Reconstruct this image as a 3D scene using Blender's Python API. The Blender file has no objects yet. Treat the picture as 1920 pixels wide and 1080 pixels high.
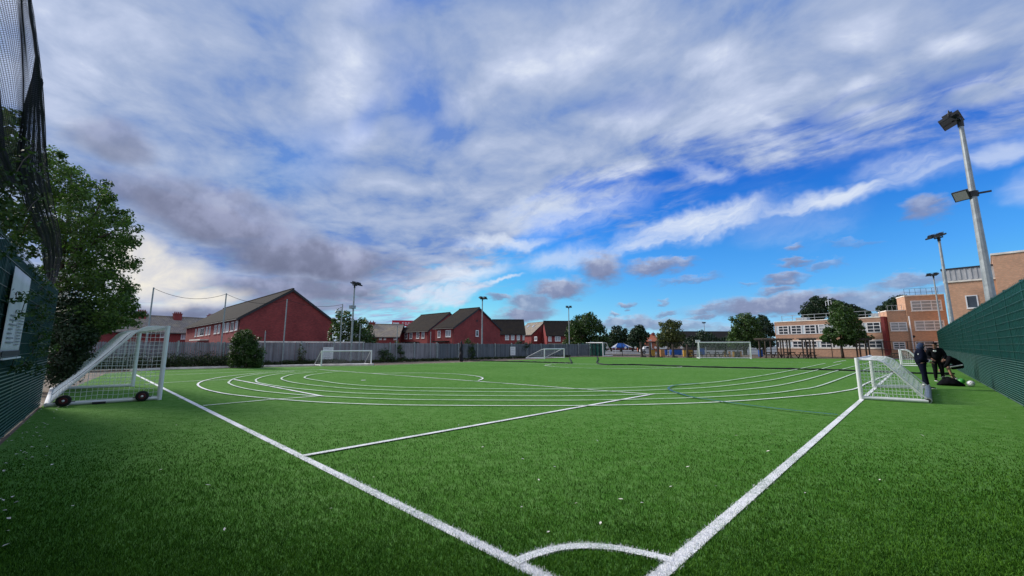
import bpy, bmesh, math, random
import numpy as np
from mathutils import Vector, Matrix, noise as mnoise
random.seed(7)
RNG = np.random.default_rng(7)
SC = bpy.context.scene
COL = SC.collection
R = math.radians

# ------------------------------------------------------------------ camera
CAM_H = 1.6
F = 745.0                     # focal length in pixels of the 1920-wide photograph
PITCH = math.atan2(108.0, F)
CP, SP = math.cos(PITCH), math.sin(PITCH)
cam_data = bpy.data.cameras.new('camera')
cam_data.sensor_width = 36.0
cam_data.lens = 36.0 * F / 1920.0
cam_data.clip_start = 0.05
cam_data.clip_end = 5000
cam = bpy.data.objects.new('camera', cam_data)
COL.objects.link(cam)
cam.location = (0, 0, CAM_H)
cam.rotation_euler = (math.pi / 2 + PITCH, 0, 0)
SC.camera = cam

def ray(u, v):
    a, b = (u - 960) / F, (540 - v) / F
    return Vector((a, CP - b * SP, SP + b * CP))
def at(u, v, z=0.0):
    """ground point seen at photograph pixel u, v"""
    d = ray(u, v)
    t = (z - CAM_H) / d.z
    return Vector((d.x * t, d.y * t, z))
def pt(u, v, Y):
    """point at distance Y ahead of the camera seen at pixel u, v"""
    d = ray(u, v)
    t = Y / d.y
    return Vector((d.x * t, Y, CAM_H + d.z * t))
def azel(u, v):
    d = ray(u, v).normalized()
    return math.atan2(d.x, d.y), math.asin(d.z)
def lin(r, g, b):
    f = lambda c: (c / 255 / 12.92) if c / 255 <= 0.04045 else ((c / 255 + 0.055) / 1.055) ** 2.4
    return (f(r), f(g), f(b), 1.0)

# ------------------------------------------------------------------ sun, sky, exposure
SUN_AZ, SUN_EL = R(-62), R(32)          # from the left, behind thin cloud: soft light
sun_data = bpy.data.lights.new('sun', 'SUN')
sun_data.energy = 4.0
sun_data.angle = R(14)
sun_data.color = (1.0, 0.93, 0.84)
sun = bpy.data.objects.new('sun', sun_data)
COL.objects.link(sun)
sd = Vector((math.sin(SUN_AZ) * math.cos(SUN_EL), math.cos(SUN_AZ) * math.cos(SUN_EL), math.sin(SUN_EL)))
sun.rotation_euler = sd.to_track_quat('Z', 'Y').to_euler()
SC.view_settings.view_transform = 'Standard'
SC.view_settings.look = 'None'
SC.view_settings.exposure = 0.0
SC.view_settings.gamma = 1.0
SC.view_settings.use_curve_mapping = False

world = bpy.data.worlds.new("World")
SC.world = world
world.use_nodes = True

class NT:
    """small helper for writing node trees as expressions"""
    def __init__(s, nt):
        s.t = nt
    def n(s, typ, **kw):
        nd = s.t.nodes.new(typ)
        for k, v in kw.items():
            setattr(nd, k, v)
        return nd
    def put(s, sock, v):
        if v is None:
            return
        if hasattr(v, 'links'):
            s.t.links.new(v, sock)
        else:
            sock.default_value = v
    def m(s, op, a, b=None, c=None, clamp=False):
        nd = s.n('ShaderNodeMath', operation=op, use_clamp=clamp)
        s.put(nd.inputs[0], a); s.put(nd.inputs[1], b); s.put(nd.inputs[2], c)
        return nd.outputs[0]
    def vm(s, op, a, b=None, out=0):
        nd = s.n('ShaderNodeVectorMath', operation=op)
        s.put(nd.inputs[0], a); s.put(nd.inputs[1], b)
        return nd.outputs[out]
    def scale(s, a, f):
        nd = s.n('ShaderNodeVectorMath', operation='SCALE')
        s.put(nd.inputs[0], a); s.put(nd.inputs['Scale'], f)
        return nd.outputs[0]
    def xyz(s, x, y, z=0.0):
        nd = s.n('ShaderNodeCombineXYZ')
        s.put(nd.inputs[0], x); s.put(nd.inputs[1], y); s.put(nd.inputs[2], z)
        return nd.outputs[0]
    def sep(s, v):
        nd = s.n('ShaderNodeSeparateXYZ'); s.put(nd.inputs[0], v)
        return nd.outputs
    def noise(s, v, scale, detail=4, rough=0.5, dist=0.0, color=False):
        nd = s.n('ShaderNodeTexNoise')
        s.put(nd.inputs['Vector'], v); s.put(nd.inputs['Scale'], scale)
        nd.inputs['Detail'].default_value = detail
        nd.inputs['Roughness'].default_value = rough
        nd.inputs['Distortion'].default_value = dist
        return nd.outputs['Color' if color else 'Fac']
    def map(s, v, loc=(0, 0, 0), rot=(0, 0, 0), scl=(1, 1, 1), typ='POINT'):
        nd = s.n('ShaderNodeMapping', vector_type=typ)
        s.put(nd.inputs[0], v)
        nd.inputs[1].default_value = loc; nd.inputs[2].default_value = rot; nd.inputs[3].default_value = scl
        return nd.outputs[0]
    def ss(s, v, lo, hi, a=0.0, b=1.0):
        nd = s.n('ShaderNodeMapRange', interpolation_type='SMOOTHSTEP')
        s.put(nd.inputs[0], v); s.put(nd.inputs[1], lo); s.put(nd.inputs[2], hi)
        nd.inputs[3].default_value = a; nd.inputs[4].default_value = b
        return nd.outputs[0]
    def mix(s, f, a, b, mode='MIX'):
        nd = s.n('ShaderNodeMix', data_type='RGBA', blend_type=mode)
        s.put(nd.inputs[0], f); s.put(nd.inputs[6], a); s.put(nd.inputs[7], b)
        return nd.outputs[2]
    def ramp(s, f, stops, interp='LINEAR'):
        nd = s.n('ShaderNodeValToRGB')
        s.put(nd.inputs[0], f)
        cr = nd.color_ramp; cr.interpolation = interp
        while len(cr.elements) > 2:
            cr.elements.remove(cr.elements[-1])
        for i, (p, c) in enumerate(stops):
            e = cr.elements[i] if i < 2 else cr.elements.new(p)
            e.position = p
            e.color = c if len(c) == 4 else (*c, 1)
        return nd.outputs[0]

def build_sky():
    nt = world.node_tree
    nt.nodes.clear()
    N = NT(nt)
    S = 0.1                                              # background strength
    D = N.n('ShaderNodeTexCoord').outputs['Generated']   # world direction
    x, y, z = N.sep(D)
    az = N.m('ARCTAN2', x, y)
    el = N.m('ARCSINE', z)
    AE = N.xyz(az, el)
    # --- clear sky
    sky = N.n('ShaderNodeTexSky', sky_type='NISHITA')
    sky.sun_disc = False
    sky.sun_elevation = SUN_EL
    sky.sun_rotation = SUN_AZ
    sky.altitude = 50; sky.air_density = 1.0; sky.dust_density = 0.4; sky.ozone_density = 3.0
    hsv = N.n('ShaderNodeHueSaturation')
    N.put(hsv.inputs['Color'], sky.outputs[0])
    hsv.inputs['Saturation'].default_value = 1.25
    hsv.inputs['Value'].default_value = 1.0
    clear = N.mix(1.0, hsv.outputs[0], SKY_TINT, 'MULTIPLY')
    # deep blue higher up, pale cyan near the horizon (a colour balance by height on the Nishita sky)
    hs = [(648, (1.0, 1.6, 3.0)), (600, (.66, 1.16, 2.0)), (540, (.62, 1.22, 1.76)), (450, (.55, 1.24, 1.8)), (380, (.40, 1.1, 1.83)), (310, (.3, .95, 1.84)), (150, (.36, .9, 1.8))]
    hgt = N.ramp(N.m('DIVIDE', el, 1.0), [(max(0, azel(1500, v)[1]), c) for v, c in hs])
    clear = N.mix(1.0, clear, hgt, 'MULTIPLY')
    C = lambda r, g, b: tuple(c / S for c in lin(r, g, b)[:3]) + (1.0,)
    # --- noise fields
    wob = N.vm('SUBTRACT', N.noise(D, 9.0, 4, 0.62, color=True), (.5, .5, .5))
    wobs = N.vm('SUBTRACT', N.noise(D, 3.0, 3, 0.6, color=True), (.5, .5, .5))
    AEw = N.vm('ADD', AE, N.scale(wob, 0.085))
    AEs = N.vm('ADD', N.vm('ADD', AE, N.scale(wobs, 0.13)), N.scale(wob, 0.05))
    zz = N.m('ADD', N.m('MAXIMUM', z, 0.0), 0.10)
    P = N.xyz(N.m('DIVIDE', x, zz), N.m('DIVIDE', y, zz))
    Pr = N.map(P, rot=(0, 0, R(-46)))                     # y now runs along the cloud streets
    Pst = N.map(Pr, scl=(1.0, .80, 1))
    cells = N.noise(Pst, 2.7, 6, 0.58, .35)
    big = N.noise(Pst, 0.75, 2, 0.5, .3)
    fine = N.noise(Pst, 7.0, 4, 0.6, .3)
    wisp = N.noise(N.map(Pr, scl=(2.4, .75, 1)), 1.6, 7, 0.62, .5)
    clear = N.mix(1.0, clear, tuple(c / S for c in (.62, .76, .93)) + (1,), 'DARKEN')
    # --- altocumulus sheet: its lower edge as a curve over the azimuth
    edge = [(0, 640), (255, 640), (330, 640), (640, 635), (760, 600), (860, 540), (960, 470), (1060, 410), (1200, 350),
            (1330, 318), (1450, 300), (1560, 272), (1680, 252), (1800, 245), (1920, 240)]
    stops = [(0.0, (.0, .0, .0))]
    for u, v in edge:
        a, e = azel(u, v)
        stops.append(((a + 1.6) / 3.2, (e,) * 3))
    stops.append((1.0, (azel(1920, 215)[1],) * 3))
    ed = N.ramp(N.m('DIVIDE', N.m('ADD', az, 1.6), 3.2), stops)
    off = N.m('ADD', N.m('MULTIPLY', N.m('SUBTRACT', cells, .5), .44), N.m('MULTIPLY', N.m('SUBTRACT', wisp, .5), .30))
    cov = N.ss(N.m('ADD', N.m('SUBTRACT', el, ed), off), -0.05, 0.11)
    # explicit openings and thicker places, as ellipses in azimuth and elevation
    def local(vec, a, e, rot, ra, rb):
        c, s_ = math.cos(R(rot)), math.sin(R(rot))
        q = N.vm('SUBTRACT', vec, (a, e, 0))
        return N.vm('DOT_PRODUCT', q, (c / ra, s_ / ra, 0), 1), N.vm('DOT_PRODUCT', q, (-s_ / rb, c / rb, 0), 1)
    def blob(vec, u, v, ru, rv, rot=0.0, lo=1.0, hi=0.35):
        a, e = azel(u, v)
        cx, sx = math.cos(R(rot)), math.sin(R(rot))
        a1, e1 = azel(u + 20 * cx, v - 20 * sx)
        a2, e2 = azel(u - 20 * sx, v - 20 * cx)
        k, k2 = math.hypot(a1 - a, e1 - e) / 20, math.hypot(a2 - a, e2 - e) / 20
        rot = math.degrees(math.atan2(e1 - e, a1 - a))
        mx, my = local(vec, a, e, rot, ru * k, rv * k2)
        d = N.m('SQRT', N.m('MULTIPLY_ADD', mx, mx, N.m('MULTIPLY', my, my)))
        return N.ss(d, lo, hi), my
    def addall(vals, op='ADD'):
        r = None                                   # folds as it goes: each value is used up before the next is made
        for q in vals:
            r = q if r is None else N.m(op, r, q)
        return r
    gaps = (blob(AEs, *q)[0] for q in ((565, 285, 150, 95, 20, 1.2, 0.0), (790, 190, 130, 75, -35, 1.25, 0.0), (690, 215, 90, 45, 50, 1.3, 0), (770, 15, 130, 40, 20, 1.3, 0.0), (1190, 195, 120, 40, 10, 1.3, 0.0)))
    gap = N.m('MULTIPLY', addall(gaps, 'MAXIMUM'), .45)
    fill = addall((blob(AEs, *q)[0] for q in ((1800, 105, 260, 75, 12, 1.25, .3), (1640, 190, 160, 45, 12, 1.2, .3), (1860, 190, 110, 30, 12, 1.2, .3))), 'MAXIMUM')
    cut = addall((blob(AEw, *q)[0] for q in ((1400, 352, 140, 30, 14, 1.25, .3), (1580, 318, 160, 34, 13, 1.25, .3), (1800, 300, 190, 42, 12, 1.25, .3))), 'MAXIMUM')
    cov = N.m('MULTIPLY', N.m('MAXIMUM', cov, fill), N.m('SUBTRACT', 1.0, N.m('MULTIPLY', cut, .92)))
    lights = (blob(AEs, *q)[0] for q in ((130, 60, 200, 170, 0, 1.3, 0.0), (130, 225, 110, 45, -25, 1.2, 0.0), (690, 25, 90, 60, 0, 1.2, 0), (640, 130, 110, 90, -40, 1.2, 0), (660, 255, 75, 55, 10, 1.1, 0.1), (700, 175, 90, 40, 0, 1.1, 0.1),
              (860, 205, 55, 40, 0, 1.2, 0), (1120, 100, 220, 120, 20, 1.3, 0), (1200, 220, 170, 70, 10, 1.2, 0), (1590, 80, 120, 45, 10, 1.2, 0), (1350, 215, 260, 90, 12, 1.3, 0), (740, 340, 180, 28, -8, 1.3, 0), (1120, 350, 150, 30, 6, 1.3, 0), (1010, 130, 120, 60, 0, 1.3, 0), (1500, 160, 62, 30, 10, 1.2, .1), (1610, 165, 60, 26, 12, 1.2, .1), (1420, 228, 80, 26, 8, 1.2, .1), (1620, 215, 60, 22, 10, 1.2, .1), (1560, 262, 40, 16, 0, 1.2, .1), (1790, 90, 90, 26, 15, 1.2, .1), (1840, 170, 80, 20, 14, 1.2, .1), (1330, 120, 70, 40, 0, 1.2, .1)))
    light = addall(lights, 'MAXIMUM')
    tone = addall([N.m('MULTIPLY', N.ss(cells, .30, .70), .52), N.m('MULTIPLY', N.ss(big, .3, .7), .22), N.m('MULTIPLY', light, .44), N.m('MULTIPLY', N.m('SUBTRACT', fine, .5), .62), -.05])
    tone = N.m('SUBTRACT', tone, N.m('MULTIPLY', gap, .55))
    sheet = N.ramp(tone, [(0.0, C(108, 142, 205)), (0.2, C(140, 163, 207)), (0.5, C(168, 184, 216)), (0.78, C(194, 206, 233)), (1.0, C(224, 232, 247))])
    col = N.mix(N.m('MULTIPLY', cov, N.m('SUBTRACT', 1.0, N.m('MULTIPLY', gap, .5))), clear, sheet)
    # --- cirrus streaks under the sheet
    Ar = N.map(AEw, rot=(0, 0, R(-13)), scl=(1, 1, 1))
    tx = N.noise(N.map(Ar, scl=(6.0, 24.0, 1)), 1.0, 6, .62, .5)
    def streak(u0, v0, u1, v1, w, k, s=6.0):
        a0, e0 = azel(u0, v0); a1, e1 = azel(u1, v1)
        L = math.hypot(a1 - a0, e1 - e0); th = math.atan2(e1 - e0, a1 - a0)
        mx, my = local(AEw, (a0 + a1) / 2, (e0 + e1) / 2, math.degrees(th), L / 2, w / F)
        d = N.ss(N.m('SQRT', N.m('MULTIPLY_ADD', mx, mx, N.m('MULTIPLY', my, my))), 1.15, 0.0)
        return N.m('MULTIPLY', N.ss(N.m('MULTIPLY', d, N.m('ADD', .02, N.m('MULTIPLY', tx, 1.5))), .10, .86), k)
    st = (streak(*q) for q in ((1105, 466, 1560, 348, 40, 1.0), (1330, 412, 1800, 316, 26, .95), (1060, 488, 1420, 398, 24, .8), (1540, 345, 1960, 262, 34, .55), (930, 505, 1180, 455, 34, .6),
          (820, 420, 1300, 340, 60, .7, 4), (800, 470, 1080, 440, 26, .8), (700, 545, 1010, 490, 34, .9), (740, 590, 960, 520, 22, .9),
          (700, 560, 860, 545, 24, 1.0), (1240, 318, 1420, 330, 28, .5), (1780, 300, 2000, 250, 24, .6), (1850, 360, 2050, 330, 40, .4), (880, 540, 1010, 512, 9, .8), (1300, 420, 1700, 385, 60, .22)))
    stm = addall(st, 'MAXIMUM')
    col = N.mix(stm, col, N.mix(wisp, C(196, 212, 240), C(240, 246, 254)))
    # --- grey cumulus: soft, darker underneath
    banks = [(300, 365, 130, 36, -4, .7), (390, 408, 240, 50, -12, 1.0), (600, 488, 220, 48, -6, 1.0), (560, 545, 220, 36, -2, .92), (480, 440, 190, 50, -14, .9), (420, 385, 190, 45, -14, .8), (215, 275, 95, 50, -12, .7),
             (640, 500, 120, 30, 0, .8), (330, 588, 150, 26, -3, .9), (230, 585, 70, 24, 0, .8), (690, 552, 17, 11, 0, .9), (600, 575, 120, 22, 0, .6), (790, 515, 60, 16, 0, .3)]
    def cum(vec, q, hi=.30, lo=1.12):
        d, mv = blob(vec, q[0], q[1], q[2], q[3], q[4], lo, hi)
        k = N.m('MULTIPLY', d, q[5])
        return k, mv
    def pile(qs, vec, hi, lo):
        dm = ds = sh = None
        for q in qs:
            k, yy = cum(vec, q, hi, lo)
            ky = N.m('MULTIPLY', k, yy)
            if dm is None:
                dm, ds, sh = k, k, ky
            else:
                dm, ds, sh = N.m('MAXIMUM', dm, k), N.m('ADD', ds, k), N.m('ADD', sh, ky)
        return dm, N.m('DIVIDE', sh, N.m('ADD', ds, .001))
    bank, shade = pile(banks, AEs, .45, 1.15)
    bt = N.m('ADD', N.m('ADD', N.m('MULTIPLY', shade, .40), N.m('MULTIPLY', N.ss(N.noise(D, 14, 4, .6), .3, .7), .45)), .24)
    col = N.mix(bank, col, N.ramp(bt, [(0.0, C(108, 115, 142)), (.45, C(131, 138, 167)), (.75, C(156, 163, 194)), (1.0, C(188, 195, 218))]))
    # --- bright cream opening low on the left, where the sun stands behind the cloud
    cream = addall((blob(AEs, *q)[0] for q in ((285, 512, 120, 56, -8, 1.25, .35), (370, 560, 120, 24, 0, 1.2, 0.2), (240, 470, 70, 40, 0, 1.2, .3))), 'MAXIMUM')
    col = N.mix(N.m('MULTIPLY', cream, .95), col, N.mix(N.ss(wisp, .3, .7), C(214, 214, 220), C(246, 240, 226)))
    small = [(1128, 502, 40, 28, 0, .95), (1225, 500, 55, 16, 6, .9), (1270, 492, 40, 10, 6, .75), (1048, 542, 58, 18, 3, .95), (995, 566, 45, 18, 0, .85), (985, 588, 55, 15, 4, .95), (940, 556, 24, 7, 0, .8),
             (1470, 522, 38, 10, 3, .85), (1455, 543, 36, 9, 8, .8), (1488, 466, 17, 9, 15, .7), (1490, 492, 36, 7, 4, .75), (1545, 500, 36, 8, 6, .5), (1735, 387, 42, 24, 8, .8),
             (1470, 570, 190, 20, 5, .95), (1640, 568, 130, 22, 0, .8), (1330, 580, 45, 9, 8, .8), (1320, 594, 36, 6, 6, .8), (1700, 528, 80, 13, 10, .75), (1745, 545, 60, 9, 8, .6), (1185, 605, 90, 12, 0, .8), (1250, 612, 110, 10, 0, .7),
             (1172, 573, 16, 5, 0, .8), (1240, 568, 10, 5, 0, .6), (1250, 588, 26, 5, 4, .7), (1150, 588, 9, 4, 0, .8), (1142, 597, 9, 4, 0, .7), (1400, 615, 90, 8, 4, .7), (1500, 520, 20, 5, 0, .4), (1290, 525, 60, 6, 8, .5), (1600, 455, 50, 6, 4, .25), (1405, 530, 20, 5, 0, .4)]
    AEm = N.vm('ADD', AE, N.scale(N.vm('SUBTRACT', N.noise(N.map(D, scl=(1, 1, 2.4)), 22.0, 5, 0.6, color=True), (.5, .5, .5)), 0.055))
    sm, shade = pile([(q[0], q[1], q[2] * 1.25, q[3] * 1.3, q[4], q[5]) for q in small], AEm, .35, 1.1)
    bt = N.m('ADD', N.m('ADD', N.m('MULTIPLY', shade, .5), N.m('MULTIPLY', N.ss(N.noise(D, 26, 5, .6), .3, .7), .35)), .30)
    lowmix = N.ss(el, R(3), R(14))
    scol = N.ramp(bt, [(0.0, C(116, 125, 160)), (.45, C(138, 147, 180)), (.8, C(176, 184, 208)), (1.0, C(206, 214, 236))])
    col = N.mix(sm, col, scol)
    # unseen bright overcast, added overhead and behind the camera to brighten the ground
    back = N.m('MULTIPLY', N.ss(y, .15, -.5), N.ss(z, -.02, .25))
    col = N.mix(N.m('MULTIPLY', back, .8), col, N.mix(cells, C(170, 180, 205), C(250, 250, 252)))
    bg = N.n('ShaderNodeBackground')
    N.put(bg.inputs[0], col)
    bg.inputs[1].default_value = S
    out = N.n('ShaderNodeOutputWorld')
    nt.links.new(bg.outputs[0], out.inputs[0])
SKY_TINT = (1, 1, 1, 1)
build_sky()
world.cycles.sampling_method = 'MANUAL'
world.cycles.sample_map_resolution = 256

# ------------------------------------------------------------------ helpers: objects
def tag(o, label=None, cat=None, group=None, kind=None):
    if label: o['label'] = label
    if cat: o['category'] = cat
    if group: o['group'] = group
    if kind: o['kind'] = kind
    return o
def thing(name, label, cat, loc=(0, 0, 0), group=None, kind=None):
    o = bpy.data.objects.new(name, None)
    COL.objects.link(o)
    o.location = loc
    o.empty_display_size = .3
    return tag(o, label, cat, group, kind)
def root_of(o):
    while o.parent:
        o = o.parent
    return o
def dup(root, loc=None, rotz=None, label=None, group=None):
    def cp(o, par):
        c = o.copy()
        COL.objects.link(c)
        if par is not None:
            c.parent = par
        for ch in kids.get(o.name, ()):
            cp(ch, c)
        return c
    kids = {}
    stack = [root]
    while stack:
        o = stack.pop()
        kids[o.name] = list(o.children)
        stack += kids[o.name]
    r = cp(root, None)
    if loc is not None: r.location = loc
    if rotz is not None: r.rotation_euler = (0, 0, rotz)
    if label: r['label'] = label
    if group: r['group'] = group
    return r

class MB:
    """collects boxes, tubes, prisms and faces and links them as ONE mesh object"""
    def __init__(s):
        s.v = []; s.f = []
    def add(s, vs, fs):
        k = len(s.v)
        s.v += [tuple(p) for p in vs]
        s.f += [tuple(i + k for i in q) for q in fs]
        return s
    def obox(s, o, ex, ey, ez):
        """box with corner o and edge vectors ex, ey, ez"""
        o, ex, ey, ez = map(Vector, (o, ex, ey, ez))
        vs = [o, o + ex, o + ex + ey, o + ey]
        vs += [p + ez for p in vs]
        return s.add(vs, [(3, 2, 1, 0), (4, 5, 6, 7), (0, 1, 5, 4), (1, 2, 6, 5), (2, 3, 7, 6), (3, 0, 4, 7)])
    def box(s, c, size, rz=0.0):
        c = Vector(c); w, d, h = size
        ca, sa = math.cos(rz), math.sin(rz)
        ex = Vector((ca * w, sa * w, 0)); ey = Vector((-sa * d, ca * d, 0)); ez = Vector((0, 0, h))
        return s.obox(c - ex / 2 - ey / 2 - ez / 2, ex, ey, ez)
    def bar(s, a, b, w, h=None):
        """square bar from a to b"""
        a, b = Vector(a), Vector(b); h = h or w
        d = (b - a).normalized()
        up = Vector((0, 0, 1)) if abs(d.z) < .95 else Vector((1, 0, 0))
        sx = d.cross(up).normalized(); sy = sx.cross(d).normalized()
        return s.obox(a - sx * w / 2 - sy * h / 2, sx * w, sy * h, b - a)
    def tube(s, pts, r, n=8, cap=True):
        pts = [Vector(p) for p in pts]
        rs = r if isinstance(r, (list, tuple)) else [r] * len(pts)
        d0 = (pts[1] - pts[0]).normalized()
        up = Vector((0, 0, 1)) if abs(d0.z) < .9 else Vector((1, 0, 0))
        sx = d0.cross(up).normalized()
        vs = []
        for i, p in enumerate(pts):
            d = (pts[min(i + 1, len(pts) - 1)] - pts[max(i - 1, 0)]).normalized()
            sx = (sx - d * sx.dot(d)).normalized()
            sy = d.cross(sx)
            for k in range(n):
                a = 2 * math.pi * k / n
                vs.append(p + (sx * math.cos(a) + sy * math.sin(a)) * rs[i])
        fs = []
        for i in range(len(pts) - 1):
            for k in range(n):
                k2 = (k + 1) % n
                fs.append((i * n + k, i * n + k2, (i + 1) * n + k2, (i + 1) * n + k))
        if cap:
            fs.append(tuple(range(n - 1, -1, -1)))
            fs.append(tuple((len(pts) - 1) * n + k for k in range(n)))
        return s.add(vs, fs)
    def prism(s, poly, d):
        """polygon (3-D points) pushed along d"""
        n = len(poly); d = Vector(d)
        vs = [Vector(p) for p in poly] + [Vector(p) + d for p in poly]
        fs = [tuple(range(n - 1, -1, -1)), tuple(range(n, 2 * n))]
        fs += [(i, (i + 1) % n, n + (i + 1) % n, n + i) for i in range(n)]
        return s.add(vs, fs)
    def lathe(s, prof, n=16, c=(0, 0, 0), axis=(0, 0, 1)):
        ax = Vector(axis).normalized()
        t = Vector((1, 0, 0)) if abs(ax.x) < .9 else Vector((0, 1, 0))
        ex = ax.cross(t).normalized(); ey = ax.cross(ex); c = Vector(c)
        vs = []
        for (r, z) in prof:
            for k in range(n):
                a = 2 * math.pi * k / n
                vs.append(c + ax * z + (ex * math.cos(a) + ey * math.sin(a)) * r)
        fs = []
        for i in range(len(prof) - 1):
            for k in range(n):
                k2 = (k + 1) % n
                fs.append((i * n + k, i * n + k2, (i + 1) * n + k2, (i + 1) * n + k))
        fs.append(tuple(range(n - 1, -1, -1))); fs.append(tuple((len(prof) - 1) * n + k for k in range(n)))
        return s.add(vs, fs)
    def strand(s, a, b, r):
        """thin three-sided cord"""
        a, b = Vector(a), Vector(b)
        d = b - a
        if d.length < 1e-6: return s
        d.normalize()
        up = Vector((0, 0, 1)) if abs(d.z) < .9 else Vector((1, 0, 0))
        sx = d.cross(up).normalized() * r; sy = d.cross(sx).normalized() * r
        o = [sx, -.5 * sx + .87 * sy, -.5 * sx - .87 * sy]
        return s.add([a + q for q in o] + [b + q for q in o], [(0, 1, 4, 3), (1, 2, 5, 4), (2, 0, 3, 5)])
    def build(s, name, mat, parent=None, smooth=False, fix=True):
        me = bpy.data.meshes.new(name)
        org = root_of(parent).location if parent is not None else Vector((0, 0, 0))
        if org.length > 0:
            ox, oy, oz = org
            vs = [(x - ox, y - oy, z - oz) for x, y, z in s.v]
        else:
            vs = s.v
        me.from_pydata(vs, [], s.f)
        if fix and len(s.f) < 60000:
            bm = bmesh.new(); bm.from_mesh(me)
            bmesh.ops.recalc_face_normals(bm, faces=bm.faces)
            uv = bm.loops.layers.uv.new('UVMap')
            for f in bm.faces:
                n = f.normal
                if abs(n.z) > .98:
                    tx, ty = Vector((1, 0, 0)), Vector((0, 1, 0))
                else:
                    tx = Vector((-n.y, n.x, 0)).normalized(); ty = n.cross(tx)
                    if ty.z < 0: ty = -ty
                for l in f.loops:
                    p = l.vert.co
                    l[uv].uv = (p.dot(tx), p.dot(ty))
                f.smooth = smooth
            bm.to_mesh(me); bm.free()
        me.materials.append(mat)
        o = bpy.data.objects.new(name, me)
        COL.objects.link(o)
        if parent is not None: o.parent = parent
        return o

def np_mesh(name, V, faces_n, mat, parent=None, tint=None):
    """large mesh from numpy: V (n x 3), faces_n = list of (index array m x k)"""
    me = bpy.data.meshes.new(name)
    loops = np.concatenate([f.ravel() for f in faces_n])
    sizes = np.concatenate([np.full(len(f), f.shape[1], np.int32) for f in faces_n])
    starts = np.concatenate([[0], np.cumsum(sizes)[:-1]]).astype(np.int32)
    me.vertices.add(len(V)); me.loops.add(len(loops)); me.polygons.add(len(sizes))
    org = np.array(root_of(parent).location) if parent is not None else 0.0
    me.vertices.foreach_set('co', (V - org).astype(np.float32).ravel())
    me.loops.foreach_set('vertex_index', loops.astype(np.int32))
    me.polygons.foreach_set('loop_start', starts)
    me.polygons.foreach_set('loop_total', sizes)
    if tint is not None:
        at_ = me.attributes.new('tint', 'FLOAT', 'POINT')
        at_.data.foreach_set('value', tint.astype(np.float32))
    me.update(calc_edges=True)
    me.materials.append(mat)
    o = bpy.data.objects.new(name, me)
    COL.objects.link(o)
    if parent is not None: o.parent = parent
    return o

# ------------------------------------------------------------------ helpers: materials
def new_mat(name):
    m = bpy.data.materials.new(name)
    m.use_nodes = True
    nt = m.node_tree
    b = nt.nodes['Principled BSDF']
    return m, NT(nt), b
def M(name, c, rough=.6, var=.12, scale=4.0, bump=0.0, bscale=60.0, metal=0.0, spec=.4, stain=0.0):
    """plain surface with uneven tone, optional grain and stains"""
    m, N, b = new_mat(name)
    P = N.n('ShaderNodeTexCoord').outputs['Object']
    f = N.noise(P, scale, 5, .6)
    lo = tuple(x * (1 - var) for x in c[:3]) + (1,); hi = tuple(min(1, x * (1 + var)) for x in c[:3]) + (1,)
    col = N.mix(N.ss(f, .3, .7), lo, hi)
    if stain:
        s_ = N.noise(N.map(P, scl=(1.5, 1.5, .35)), 1.3, 6, .65)
        col = N.mix(N.m('MULTIPLY', N.ss(s_, .5, .75), stain), col, tuple(x * .35 for x in c[:3]) + (1,))
    N.put(b.inputs['Base Color'], col)
    N.put(b.inputs['Roughness'], N.m('ADD', rough - .08, N.m('MULTIPLY', f, .16)))
    b.inputs['Metallic'].default_value = metal
    b.inputs['Specular IOR Level'].default_value = spec
    if bump:
        bp = N.n('ShaderNodeBump'); bp.inputs['Strength'].default_value = bump; bp.inputs['Distance'].default_value = .02
        N.put(bp.inputs['Height'], N.noise(P, bscale, 4, .6))
        N.put(b.inputs['Normal'], bp.outputs[0])
    return m
def M_brick(name, c1, c2, mortar, bw=.225, rh=.075, var=.25):
    m, N, b = new_mat(name)
    tc = N.n('ShaderNodeTexCoord')
    bt = N.n('ShaderNodeTexBrick')
    N.put(bt.inputs['Vector'], tc.outputs['UV'])
    bt.inputs['Color1'].default_value = c1; bt.inputs['Color2'].default_value = c2; bt.inputs['Mortar'].default_value = mortar
    bt.inputs['Scale'].default_value = 1.0
    bt.inputs['Brick Width'].default_value = bw; bt.inputs['Row Height'].default_value = rh
    bt.inputs['Mortar Size'].default_value = .007
    f = N.noise(tc.outputs['Object'], .55, 6, .65)
    g = N.noise(N.map(tc.outputs['UV'], scl=(3, 9, 1)), 1.2, 5, .7)
    col = N.mix(N.ss(f, .35, .7), bt.outputs[0], N.mix(1.0, bt.outputs[0], (1 - var, 1 - var * .9, 1 - var * .8, 1), 'MULTIPLY'))
    col = N.mix(N.m('MULTIPLY', N.ss(g, .45, .7), .8), col, N.mix(1.0, col, (1.5, 1.3, 1.2, 1), 'MULTIPLY'))
    N.put(b.inputs['Base Color'], col)
    b.inputs['Roughness'].default_value = .85
    b.inputs['Specular IOR Level'].default_value = .2
    return m
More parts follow.
